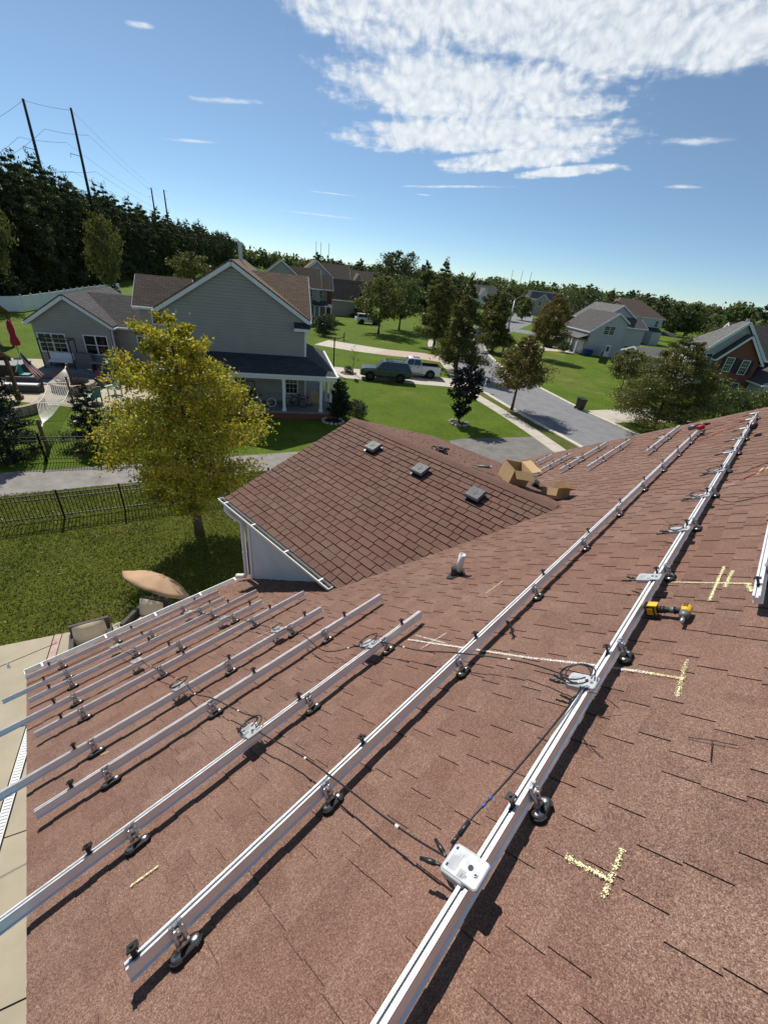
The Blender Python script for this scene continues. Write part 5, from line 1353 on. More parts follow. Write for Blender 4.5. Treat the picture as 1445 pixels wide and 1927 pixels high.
adirondack('brown slatted garden chair left of the fire pit hammock end', -36.6, 5.9, 100, 'brown_plastic'); adirondack('plum coloured slatted garden chair behind the fire pit', -36.0, 8.2, 95, 'plum_plastic'); adirondack('dark teal garden chair seen from behind by the young spruce', -32.4, 6.6, -70, 'dark_teal'); adirondack('pale mint garden chair right of the fire pit', -33.6, 8.2, 30, 'mint_plastic')
tall_chair('bright teal tall chair in front of the deck', -41.4, 6.7, 60, 'teal_plastic'); tall_chair('teal chair near the flag and round table', -38.2, 4.1, 150, 'teal_plastic'); tall_chair('black patio chair on the deck edge', -40.8, 8.2, 60, 'black_plastic'); tall_chair('black patio chair right of the deck table', -38.9, 10.2, 60, 'black_plastic')
fp = thing('fire_pit', 'round stone fire pit with a dark sunken middle', 'fire pit', (-36.0, 6.3, .02)); rs = random.Random(4)
for row in range(3):
    for k in range(20):
        a = 2 * PI * (k + .5 * (row % 2)) / 20; b = MB(); b.box((1.15 * math.cos(a), 1.15 * math.sin(a), .09 + .165 * row), (.34, .345, .155), Matrix.Rotation(a, 3, 'Z')); b.build('stone_block', 'stone_wall', fp)
b = MB(); b.lathe((0, 0, .04), [(1.0, 0), (1.0, .03)], 20); b.build('ash_bed', 'soil', fp)
for i, (x, y) in enumerate(((-37.6, 4.0),)): pass
dt = thing('outdoor_sofa', 'dark wicker outdoor sofa by the flag under the pergola roof edge', 'sofa', (-36.6, 3.6, .03), R(60)); b = MB(); b.box((0, 0, .22), (2.0, .8, .42)); b.box((0, .38, .55), (2.0, .16, .6)); b.build('base', 'wicker_grey', dt); b = MB(); b.box((0, -.05, .48), (1.9, .62, .10)); b.build('seat_cushion', 'white_trim', dt)
ct = thing('hot_tub', 'square dark sided tub with a pale cover near the grey wing', 'hot tub', nh(-21.4, 6.2, .03), R(57)); b = MB(); b.box((0, 0, .4), (2.0, 1.8, .8)); b.build('side', 'wood_dark', ct); b = MB(); b.box((0, 0, .83), (2.05, 1.85, .06)); b.build('cover', 'deck_grey', ct)
for i, (x, y, w, h_, lab) in enumerate(((-36.9, 4.6, 1.6, .45, 'pale striped outdoor rug strip beside the fire pit'),)): pass
st = thing('stepping_boards', 'pale grey wooden walkway boards beside the fire pit', 'walkway', (-38.6, 5.4, .02), R(57))
for k in range(9): b = MB(); b.box((k * .22 - .9, 0, .03), (.20, 1.7, .03)); b.build('board', 'deck_grey', st)
pg = thing('garden_swing', 'black framed garden swing seat with white cushions on the deck', 'garden swing', nh(-18.2, 6.9, .55), R(57))
b = MB()
for sx in (-1.0, 1.0):
    b.bar((sx, -.5, 0), (sx, -.5, 2.1), .06, .06); b.bar((sx, .5, 0), (sx, .5, 2.1), .06, .06); b.bar((sx, -.5, 2.1), (sx, .5, 2.1), .06, .06)
for sy in (-.5, .5): b.bar((-1, sy, 2.1), (1, sy, 2.1), .06, .06)
b.build('frame', 'black_metal', pg); b = MB(); b.box((0, 0, .5), (1.6, .6, .14)); b.box((0, .3, .8), (1.6, .14, .5)); b.build('cushion', 'white_trim', pg)
gr = thing('grill', 'barbecue grill under a grey fitted cover against the wing wall', 'grill', nh(-16.7, 7.2, .55), R(57)); b = MB(); b.box((0, 0, .55), (1.3, .6, 1.1), None, (.86, .8)); b.build('cover', 'tool_grey', gr)
tbx = thing('deck_table', 'grey table with white planter on the deck', 'table', nh(-15.0, 5.9, .55), R(57)); b = MB(); b.box((0, 0, .72), (1.6, .8, .05)); b.build('top', 'deck_grey', tbx)
for sx in (-.7, .7): b = MB(); b.box((sx, 0, .36), (.08, .6, .7)); b.build('leg', 'black_metal', tbx)
pf = thing('picket_gate', 'short white picket fence beside the back wing, left of the yellow tree', 'gate', nh(-12.9, 4.6, .0), R(57))
for k in range(7): b = MB(); b.box((k * .16, 0, .5), (.10, .03, 1.0)); b.build('picket', 'white_paint', pf)
for z in (.3, .75): b = MB(); b.box((.48, .03, z), (1.15, .03, .07)); b.build('rail', 'white_paint', pf)


def pergola_roof(label, x, y, rz, z, w, d_, posts):
    t = thing('gazebo', label, 'gazebo', (x, y, 0), R(rz), 'gazebo roofs at the left edge'); b = MB(); b.slab([(-w, -d_, z), (w, -d_, z), (w, 0, z + .9), (-w, 0, z + .9)], .1); b.slab([(w, 0, z + .9), (w, d_, z), (-w, d_, z), (-w, 0, z + .9)][::1], .1); b.build('roof', 'roof_pinkish', t, uv=True)
    b = MB(); b.bar((-w, -d_ + .1, z - .12), (w, -d_ + .1, z - .12), .12, .18); b.bar((-w, d_ - .1, z - .12), (w, d_ - .1, z - .12), .12, .18); b.build('beam', 'wood_brown', t)
    for px_, py_ in posts: b = MB(); b.box((px_, py_, z / 2), (.18, .18, z)); b.box((px_, py_, .12), (.34, .34, .24)); b.build('post', 'wood_brown', t)


pergola_roof('gazebo with a pinkish shingle roof, the nearer of two at the left edge', -34.58, .89, 57, 2.6, 1.9, 1.5, ((1.7, -1.3), (1.7, 1.3), (-1.7, -1.3), (-1.7, 1.3)))
pergola_roof('farther gazebo with pinkish roof behind the closed red umbrella', -54.4, 3.8, 57, 2.7, 1.9, 1.6, ((1.7, -1.4), (1.7, 1.4), (-1.7, -1.4), (-1.7, 1.4)))
ur = thing('patio_umbrella', 'closed raspberry red patio umbrella at the left edge', 'umbrella', (-48.2, 5.2, .02)); b = MB(); b.cyl((0, 0, 0), (0, 0, 3.0), .025, n=8); b.build('pole', 'black_metal', ur); b = MB(); b.smooth = True; b.lathe((0, 0, .9), [(.30, 0), (.34, .25), (.20, .8), (.24, 1.3), (.18, 1.75), (.05, 2.0)], 12); b.build('canopy', 'umbrella_red', ur)
# flag with its stripes as cloth strips
fl = thing('flag', 'red and white striped flag with a dark blue canton hanging from a slanted pole', 'flag', (-35.0, 3.3, 2.25), R(84)); fl.scale = (1.25, 1.25, 1.25); b = MB(); b.cyl((0, 0, -.5), (.45, 0, .55), .016, n=6); b.build('pole', 'white_paint', fl)
def flag_pt(u, v): return (.42 - .05 * u + .16 * math.sin(v * 5) * u + .62 * u * .9, -.35 * u + .10 * math.sin(u * 7 + v * 3), .50 - .95 * u - (1 - u * .2) * .75 * v * .75)
for k in range(13):
    b = MB(); b.smooth = True; n = 14; u0_ = 0 if k >= 7 else .42
    vs = [flag_pt(u0_ + (1 - u0_) * i / n, v) for i in range(n + 1) for v in (k / 13, (k + 1) / 13)]; vs += [(x, y + .006, z) for x, y, z in vs]; m = 2 * (n + 1)
    b.add(vs, [(2 * i, 2 * i + 2, 2 * i + 3, 2 * i + 1) for i in range(n)] + [(m + 2 * i + 1, m + 2 * i + 3, m + 2 * i + 2, m + 2 * i) for i in range(n)]); b.build('stripe', 'flag_white' if k % 2 else 'flag_red', fl)
b = MB(); b.smooth = True; n = 8; vs = [flag_pt(.42 * i / n, 7 / 13 * j / 4) for i in range(n + 1) for j in range(5)]; vs += [(x, y + .006, z) for x, y, z in vs]; m = 45
b.add(vs, [(5 * i + j, 5 * i + 5 + j, 5 * i + 6 + j, 5 * i + 1 + j) for i in range(n) for j in range(4)] + [(m + 5 * i + 1 + j, m + 5 * i + 6 + j, m + 5 * i + 5 + j, m + 5 * i + j) for i in range(n) for j in range(4)]); can = b.build('canton', 'flag_blue', fl)
b = MB()
for i in range(5):
    for j in range(5): p = flag_pt(.42 * (i + .5) / 5, 7 / 13 * (j + .5) / 5); b.box((p[0], p[1] - .006, p[2]), (.022, .004, .022))
b.build('star', 'flag_white', can)
# hammock
hm = thing('hammock', 'white rope hammock slung over the lawn below the fire pit', 'hammock', (-30.0, 3.8, 0), R(0))
HO = Vector((-30, 3.8, 0)); FB = (Vector((-33.63, 4.57, 1.15)) - HO, Vector((-33.19, 5.65, 1.15)) - HO); NB = (Vector((-30.45, 3.33, .85)) - HO, Vector((-29.94, 4.37, .85)) - HO); EA = Vector((-36.2, 6.2, 1.55)) - HO; EB = Vector((-24.9, 2.6, 1.25)) - HO
def hpt(f, g): return FB[0].lerp(FB[1], .5 + g / 2).lerp(NB[0].lerp(NB[1], .5 + g / 2), f) - Vector((0, 0, 1.1 * f * (1 - f) * (1 - .25 * g * g)))
b = MB()
for k in range(13): b.tube([hpt(i / 12, -1 + k / 6) for i in range(13)], .010, 4)
for k in range(22): b.tube([hpt(k / 21, -1 + j / 4) for j in range(9)], .009, 4)
b.build('netting', 'rope_white', hm); b = MB()
for s_ in (-1, 1): b.tube([hpt(i / 12, s_) for i in range(13)], .022, 5)
for B2 in (FB, NB): b.bar(B2[0], B2[1], .045, .045)
b.build('spreader', 'rope_white', hm); b = MB()
for B2, e in ((FB, EA), (NB, EB)):
    for k in range(15): b.tube([B2[0].lerp(B2[1], k / 14), B2[0].lerp(B2[1], k / 14).lerp(e, .5) - Vector((0, 0, .06)), e.lerp(B2[0].lerp(B2[1], .5), .12)], .009, 4)
    b.tube([e, e.lerp(B2[0].lerp(B2[1], .5), .12)], .03, 6)
b.build('clew_ropes', 'rope_white', hm)
for p in ((-36.4, 6.3), (-24.7, 2.5)): b = MB(); b.box((p[0] + 30, p[1] - 3.8, .85), (.14, .14, 1.7)); b.build('post', 'wood_brown', hm)
pw = thing('garden_post', 'slanted brown post beside the hammock foot', 'post', (-31.2, 5.2, 0)); b = MB(); b.bar((0, 0, 0), (-1.3, .2, 1.7), .11, .11); b.build('beam', 'wood_brown', pw)
# planter wall
pl_ = thing('planter_wall', 'curved low stone planter wall at the left edge under dark shrubs', 'planter', (-33.0, 2.0, 0)); rs = random.Random(8)
for row in range(3):
    for k in range(14): a = R(-75 + k * 12); b = MB(); b.box((1.9 * math.cos(a), 1.9 * math.sin(a), .10 + .18 * row), (.30, .385, .17), Matrix.Rotation(a, 3, 'Z')); b.build('stone_block', 'stone_wall', pl_)

# porch things
def bicycle(label, x, y, z, rz, mat, r=.30):
    t = thing('bicycle', label, 'bicycle', (x, y, z), R(rz), 'bicycles on the porch')
    for wx in (-.5, .5):
        b = MB(); b.torus((wx, 0, r), r, .028, (0, 1, 0), 20, 6); o = b.build('wheel', 'tyre' if mat == 'black_metal' else 'white_trim', t); b = MB()
        for k in range(8): a = k * PI / 4; b.bar((wx, 0, r), (wx + r * math.cos(a), 0, r + r * math.sin(a)), .008, .008)
        b.build('spokes', 'steel', o)
    b = MB(); pts = [((-.5, 0, r), (-.12, 0, r + .02)), ((-.12, 0, r + .02), (-.22, 0, r + .45)), ((-.22, 0, r + .42), (.34, 0, r + .42)), ((-.12, 0, r), (.34, 0, r + .38)), ((.5, 0, r), (.36, 0, r + .52)), ((-.5, 0, r), (-.2, 0, r + .4))]
    for p, q in pts: b.tube([p, q], .018, 6)
    b.build('frame', mat, t); b = MB(); b.box((-.23, 0, r + .50), (.24, .11, .05)); b.build('saddle', 'black_plastic', t); b = MB(); b.bar((.34, -.25, r + .60), (.34, .25, r + .60), .025, .025); b.bar((.36, 0, r + .5), (.34, 0, r + .6), .025, .025); b.build('handlebar', 'black_metal', t)


for (x, y, lab, m_) in ((-2.9, -1.5, 'small bicycle with pale tyres left of the porch column', 'tool_grey'), (-.75, -1.4, 'small bicycle right of the porch column', 'black_metal'), (-.3, -1.0, 'dark bicycle leaning behind another under the porch window', 'black_metal')):
    p = nh(x, y, .52); bicycle(lab, *p, 57 + random.uniform(-6, 6), m_)
ch_ = thing('porch_chair', 'pale wooden reclining chair at the porch corner', 'chair', nh(.75, -.9, .52), R(57 + 160)); b = MB(); b.box((0, .42, .75), (.55, .05, 1.1), Matrix.Rotation(R(-28), 3, 'X')); b.build('back', 'wood_pale', ch_); b = MB(); b.box((0, -.05, .38), (.58, .62, .05)); b.build('seat', 'wood_pale', ch_)
for s_ in (-1, 1): b = MB(); b.box((s_ * .33, -.05, .58), (.10, .75, .04)); b.box((s_ * .30, -.30, .28), (.05, .08, .56)); b.build('arm', 'wood_pale', ch_)
ps = thing('porch_swing', 'black framed bench swing on the porch behind the yellow tree', 'bench swing', nh(-4.3, -1.1, .52), R(57)); b = MB()
for sx in (-.8, .8): b.bar((sx, -.35, 0), (sx, 0, 1.6), .05, .05); b.bar((sx, .35, 0), (sx, 0, 1.6), .05, .05)
b.bar((-.8, 0, 1.6), (.8, 0, 1.6), .05, .05); b.build('frame', 'wood_dark', ps); b = MB(); b.box((0, 0, .45), (1.3, .45, .05)); b.box((0, .22, .72), (1.3, .05, .45)); b.build('bench', 'wood_dark', ps)

# ------------------------------------------------------------------ own patio furniture
def armchair(label, x, y, rz):
    t = thing('armchair', label, 'armchair', (x, y, .03), R(rz), 'wicker armchairs on the patio'); b = MB(); b.box((0, 0, .17), (.82, .80, .30)); b.build('base', 'wicker_grey', t)
    b = MB(); b.box((0, .40, .42), (.86, .10, .84), Matrix.Rotation(R(-12), 3, 'X')); b.build('back', 'wicker_grey', t)
    for s_ in (-1, 1): b = MB(); b.box((s_ * .41, 0, .32), (.10, .84, .60)); b.build('arm', 'wicker_grey', t)
    for nm, c, d_, rx in (('seat_cushion', (0, -.05, .39), (.68, .66, .15), 0), ('back_cushion', (0, .24, .66), (.72, .20, .54), -20)):
        b = MB(); b.smooth = True; m = Matrix.Rotation(R(rx), 3, 'X'); n = 7; vs = []; fs = []
        for sg in (1, -1):
            o0 = len(vs)
            for i in range(n):
                for j in range(n):
                    u, v = -1 + 2 * i / (n - 1), -1 + 2 * j / (n - 1); th_ = (1 - abs(u) ** 4) * (1 - abs(v) ** 4)
                    dims = (d_[0], d_[1], d_[2]); 
                    p = Vector((u * dims[0] / 2 * (1 - .05 * v * v), v * dims[1] / 2 * (1 - .05 * u * u), sg * dims[2] / 2 * (.15 + .85 * th_ ** .5))) if nm == 'seat_cushion' else Vector((u * dims[0] / 2 * (1 - .06 * v * v), sg * dims[1] / 2 * (.1 + .9 * th_ ** .5), v * dims[2] / 2 * (1 - .06 * u * u)))
                    vs.append(tuple(m @ p + Vector(c)))
            for i in range(n - 1):
                for j in range(n - 1): q = (o0 + i * n + j, o0 + (i + 1) * n + j, o0 + (i + 1) * n + j + 1, o0 + i * n + j + 1); fs.append(q if (sg == 1) == (nm == 'seat_cushion') else q[::-1])
        b.add(vs, fs); b.build(nm, 'cushion', t)


armchair('wicker armchair with one tan cushion nearest the bare patio', -9.75, .55, 75); armchair('wicker armchair with tan cushions half hidden by the eave gutter', -9.75, 1.85, 35)
tt = thing('side_table', 'low grey slatted table between the wicker armchairs', 'table', (-8.95, 1.15, .03), R(60))
for k in range(7): b = MB(); b.box((-.39 + k * .13, 0, .42), (.12, .8, .025)); b.build('slat', 'deck_grey', tt)
for sx in (-.4, .4):
    for sy in (-.35, .35): b = MB(); b.box((sx, sy, .2), (.05, .05, .4)); b.build('leg', 'wicker_grey', tt)
um = thing('patio_umbrella', 'open tan canvas patio umbrella tilted over the lawn edge', 'umbrella', (-9.3, 2.25, 0)); b = MB(); b.cyl((0, 0, 0), (0, 0, 1.95), .024, n=8); b.cyl((0, 0, 0), (0, 0, .08), .28, n=16); b.build('pole', 'wood_dark', um)
UAX = Vector((-.13, .65, .76)).normalized()
cv = Matrix.Translation((0, 0, 1.98)) @ UAX.to_track_quat('Z', 'Y').to_matrix().to_4x4() @ Matrix.Translation((0, 0, -.1))
b = MB(); b.xf = cv; b.smooth = True; n = 8; m = 6; vs = [(0, 0, .26)]; fs = []
RU = .86
for j in range(1, m + 1):
    for k in range(n * 4):
        a = 2 * PI * k / (n * 4); f = j / m; sc = 1 - .045 * f * math.sin(PI * (k % 4) / 4) ** 1; r = RU * f * sc; vs.append((r * math.cos(a), r * math.sin(a), (.26 - .24 * f ** 1.8) - .03 * f * math.sin(PI * (k % 4) / 4)))
K = n * 4
for k in range(K): fs.append((0, 1 + k, 1 + (k + 1) % K))
for j in range(m - 1):
    for k in range(K): a = 1 + j * K; fs.append((a + k, a + K + k, a + K + (k + 1) % K, a + (k + 1) % K))
o0 = len(vs); vs += [(x * .985, y * .985, z - .010) for x, y, z in vs]; fs += [tuple(i + o0 for i in f[::-1]) for f in fs]
for k in range(K): a = 1 + (m - 1) * K; fs.append((a + k, o0 + a + k, o0 + a + (k + 1) % K, a + (k + 1) % K))
b.add(vs, fs); b.build('canopy', 'canvas_tan', um)
for k in range(8):
    b = MB(); b.xf = cv; a = 2 * PI * k / 8; b.tube([(.02 * math.cos(a), .02 * math.sin(a), .20), (.38 * math.cos(a), .38 * math.sin(a), .14), (RU * .96 * math.cos(a), RU * .96 * math.sin(a), -.02)], .008, 5); b.build('rib', 'wood_dark', um)
sg = thing('string_lights', 'thin wire of string lights stretched over the bare patio', 'string lights', (-7.9, -.05, 2.6)); pts = [(-.0 - 6 * f * .0 + dx, dy, -.25 * math.sin(PI * f)) for f, dx, dy in [(i / 12, -1.0 * i / 12 - .0, -9.0 * i / 12) for i in range(13)]]
b = MB(); b.tube(pts, .008, 4); b.build('wire', 'cable_black', sg)
for p in pts[1::2]: b = MB(); b.cyl((p[0], p[1], p[2]), (p[0], p[1], p[2] - .05), .018, n=8); b.lathe((p[0], p[1], p[2] - .13), [(.008, 0), (.028, .02), (.030, .05), (.014, .08)], 8); b.build('bulb', 'lamp_clear', sg)

# ------------------------------------------------------------------ things lying on the roof
dl = thing('impact_driver', 'yellow and black cordless impact driver lying beside the long rail', 'impact driver', rw(-.985, 3.19, .02), rot=ROOF_ROT)
# x runs upslope along the handle, the nose points to -y
b = MB(); b.box((-.035, .0, .045), (.060, .085, .075)); b.box((-.062, 0, .045), (.018, .090, .070)); b.build('battery', 'black_plastic', dl)
b = MB(); b.box((-.020, 0, .0855), (.062, .070, .008)); b.box((-.035, -.0445, .045), (.040, .006, .048)); b.box((-.004, 0, .048), (.018, .074, .062)); b.build('battery_trim', 'tool_yellow', dl)
b = MB(); b.smooth = True; b.tube([(.0, 0, .045), (.03, .0, .045), (.09, .006, .045), (.135, .004, .045), (.165, -.004, .046)], [.030, .024, .020, .023, .027], 10); b.build('handle', 'black_rubber', dl)
for x in (.028, .048, .115): b = MB(); b.torus((x, .003, .045), .024, .006, (1, 0, 0), 12, 6); b.build('grip_ring', 'black_plastic', dl)
b = MB(); b.smooth = True; b.cyl((.085, .004, .045), (.120, .004, .046), .0235, n=10); b.build('sleeve', 'tool_grey', dl)
b = MB(); b.smooth = True; b.tube([(.180, .075, .046), (.180, .060, .046), (.180, -.005, .046), (.180, -.03, .046)], [.026, .034, .034, .031], 14); b.build('motor_housing', 'tool_yellow', dl)
b = MB()
for k in range(3): b.box((.180, .02 + k * .018, .081), (.030, .006, .004))
b.build('cooling_vent', 'black_plastic', dl)
b = MB(); b.smooth = True; b.tube([(.180, -.028, .046), (.180, -.065, .045), (.180, -.085, .044)], [.033, .030, .018], 14); b.build('nose', 'tool_grey', dl)
b = MB(); b.smooth = True; b.tube([(.180, -.082, .044), (.180, -.10, .043), (.180, -.102, .043), (.180, -.150, .040)], [.010, .010, .0135, .0135], 12); b.build('socket', 'steel', dl)
b = MB(); b.box((.155, -.004, .03), (.016, .05, .02)); b.build('trigger', 'tool_red', dl)

fl_ = thing('flashlight', 'black flashlight with a red ring lying across the far end of the long rail', 'flashlight', rw(-1.0, 10.7, .17), rot=ROOF_ROT); b = MB(); b.smooth = True; b.tube([(.06, -.16, .03), (.06, .02, .05), (.06, .10, .06), (.06, .16, .06)], [.06, .055, .055, .05], 12); b.build('body', 'black_plastic', fl_); b = MB(); b.smooth = True; b.tube([(.06, -.05, .042), (.06, -.02, .045)], .064, 12); b.build('ring', 'tool_red', fl_)
for i, (s, y, lab) in enumerate(((-2.06, 12.35, 'pale red and grey cordless tool lying on the far end of the middle rail'),)):
    t = thing('cordless_drill', lab, 'cordless drill', rw(s * RK, y * RK, .16), rot=ROOF_ROT); b = MB(); b.smooth = True; b.tube([(-.20, .0, .06), (-.02, 0, .07)], .06, 10); b.build('motor', 'tool_grey', t); b = MB(); b.smooth = True; b.tube([(.0, .02, .06), (.05, -.16, .05)], .035, 8); b.box((.07, -.20, .05), (.14, .10, .09)); b.build('handle', 'tool_red', t); b = MB(); b.smooth = True; b.tube([(-.02, 0, .07), (.10, .02, .07), (.22, .04, .06)], [.05, .04, .02], 8); b.build('chuck', 'black_plastic', t)


def carton(label, loc, rz, dims, flaps, rot=None, tilt=None, inside='cardboard_inside', label_on=False):
    t = thing('cardboard_box', label, 'cardboard box', loc, R(rz), 'cardboard boxes on the roof')
    if tilt: t.rotation_euler = tilt
    w, d_, h = dims; th = .006; b = MB()
    b.b2((-w / 2, -d_ / 2, 0), (w / 2, d_ / 2, th)); b.b2((-w / 2, -d_ / 2, th), (w / 2, -d_ / 2 + th, h)); b.b2((-w / 2, d_ / 2 - th, th), (w / 2, d_ / 2, h)); b.b2((-w / 2, -d_ / 2 + th, th), (-w / 2 + th, d_ / 2 - th, h)); b.b2((w / 2 - th, -d_ / 2 + th, th), (w / 2, d_ / 2 - th, h)); b.build('carton', 'cardboard', t)
    b = MB(); g = .002; b.b2((-w / 2 + th + g, -d_ / 2 + th + g, th + g), (w / 2 - th - g, d_ / 2 - th - g, th + .02)); b.build('base_lining', inside, t)
    for side, ang in flaps:
        L = (d_ if side in 'lr' else w); fd = min(w, d_) * .48; b = MB(); a = R(ang)
        if side == 'f': p = [(-w / 2, -d_ / 2, h), (w / 2, -d_ / 2, h), (w / 2, -d_ / 2 - fd * math.sin(a), h + fd * math.cos(a)), (-w / 2, -d_ / 2 - fd * math.sin(a), h + fd * math.cos(a))]
        if side == 'b': p = [(w / 2, d_ / 2, h), (-w / 2, d_ / 2, h), (-w / 2, d_ / 2 + fd * math.sin(a), h + fd * math.cos(a)), (w / 2, d_ / 2 + fd * math.sin(a), h + fd * math.cos(a))]
        if side == 'l': p = [(-w / 2, d_ / 2, h), (-w / 2, -d_ / 2, h), (-w / 2 - fd * math.sin(a), -d_ / 2, h + fd * math.cos(a)), (-w / 2 - fd * math.sin(a), d_ / 2, h + fd * math.cos(a))]
        if side == 'r': p = [(w / 2, -d_ / 2, h), (w / 2, d_ / 2, h), (w / 2 + fd * math.sin(a), d_ / 2, h + fd * math.cos(a)), (w / 2 + fd * math.sin(a), -d_ / 2, h + fd * math.cos(a))]
        b.slab(p, th); b.build('flap', 'cardboard', t)
    if label_on:
        b = MB(); b.b2((-w * .30, -d_ / 2 - .002, h * .28), (w * .02, -d_ / 2, h * .80)); lb = b.build('printed_label', pm('print_purple', (.06, .03, .14), .6, 0, .05, 9), t); b = MB(); b.b2((-w * .09, -d_ / 2 - .004, h * .34), (w * .0, -d_ / 2 - .0022, h * .62)); b.build('white_panel', 'white_paint', lb)
        b = MB(); b.b2((-w * .06, -d_ / 2 - .0055, h * .42), (-w * .03, -d_ / 2 - .0042, h * .54)); b.build('emblem', pm('print_purple', (.06, .03, .14)), lb)
    return t


carton('large open cardboard box straddling the gable ridge', (-2.98, 7.22, 6.10), 0, (.46, .40, .34), (('f', 200), ('b', 70), ('r', 120), ('l', 172)), tilt=(R(-9), R(4), R(-35)))
carton('smaller open cardboard box with a purple label in the valley', rw(-3.60, 7.42, .02), 0, (.40, .30, .20), (('l', 105), ('r', 80), ('b', -5), ('f', 175)), tilt=(R(-12), R(-22), R(-24)), label_on=True)
rt = thing('power_tool_case', 'red and black power tool lying between the two cardboard boxes', 'power tool', rw(-4.12, 8.0, .03), R(20)); b = MB(); b.smooth = True; b.tube([(-.16, 0, .06), (0, 0, .09), (.12, .02, .10)], [.07, .08, .06], 10); b.build('body', 'black_plastic', rt); b = MB(); b.box((.12, -.06, .10), (.16, .12, .14), Matrix.Rotation(.5, 3, 'Z')); b.build('battery', 'tool_red', rt); b = MB(); b.box((-.18, .03, .13), (.10, .18, .16), Matrix.Rotation(.4, 3, 'Y')); b.build('handle', 'black_rubber', rt); b = MB(); b.box((-.01, -.05, .16), (.03, .11, .03), Matrix.Rotation(.7, 3, 'Z')); b.build('tool_bit', 'steel', rt)
sd_ = thing('grinder', 'small grey hand tool lying left of the large box on the ridge', 'hand tool', (-3.55, 7.05, 6.20), R(40)); b = MB(); b.smooth = True; b.tube([(-.12, 0, .03), (.04, 0, .035), (.12, 0, .035)], [.022, .028, .034], 8); b.build('body', 'tool_grey', sd_); b = MB(); b.cyl((.14, 0, .02), (.14, 0, .06), .035, n=10); b.build('head', 'steel', sd_); b = MB(); b.tube([(-.12, 0, .03), (-.2, .05, .02), (-.24, -.04, .01), (-.15, -.12, .005)], .006, 5); b.build('lead', 'cable_black', sd_)
hs = thing('safety_harness', 'black safety harness heaped on the gable ridge', 'harness', (-4.86, 7.32, 6.04), R(20)); rs = random.Random(5)
for k in range(7):
    b = MB(); c = Vector((rs.uniform(-.13, .13), rs.uniform(-.08, .08), .04)); q = Vector((rs.uniform(-.6, .6), rs.uniform(-.6, .6), 1)); b.torus(c + Vector((0, 0, .03)), rs.uniform(.06, .10), .014, q, 14, 5); b.build('strap', 'black_rubber', hs)
b = MB(); b.tube([(.10, -.06, .03), (.18, -.10, .02), (.22, -.07, .03)], .022, 6); b.build('lanyard', 'black_rubber', hs); b = MB(); b.torus((.0, .0, .1), .03, .006, (1, .3, .2), 12, 5); b.build('buckle', 'steel', hs)
cs_ = thing('cardboard_scrap', 'torn flat cardboard piece lying beside the large box', 'cardboard', rw(-4.03, 7.55, .03), rot=(R(6), -R(20), R(30))); b = MB(); b.slab([(-.20, -.10, .0), (.18, -.12, .02), (.22, .06, .03), (-.16, .10, .0)], .006); b.build('sheet', 'cardboard', cs_)

# ------------------------------------------------------------------ plants
def leaves_np(rng, P, size, aspect=.55, jit=.35, flat=0.0, tri=False):
    """quads at points P with random turn; flat 0..1 biases normals upward"""
    n = len(P); a = rng.normal(size=(n, 3)); a /= np.linalg.norm(a, axis=1, keepdims=True)
    nr = rng.normal(size=(n, 3)); nr[:, 2] += flat * 2.5; nr -= (nr * a).sum(1, keepdims=True) * a; nr /= np.linalg.norm(nr, axis=1, keepdims=True)
    bb = np.cross(nr, a); s = size * (1 + jit * rng.uniform(-1, 1, (n, 1)))
    if tri:
        V = np.stack([P - a * s * .5 - bb * s * aspect * .5, P - a * s * .5 + bb * s * aspect * .5, P + a * s * .6], 1).reshape(-1, 3); F = np.arange(3 * n).reshape(n, 3)
    else:
        V = np.stack([P - a * s * .5, P + bb * s * aspect * .5, P + a * s * .5, P - bb * s * aspect * .5], 1).reshape(-1, 3); F = np.arange(4 * n).reshape(n, 4)
    return V, F


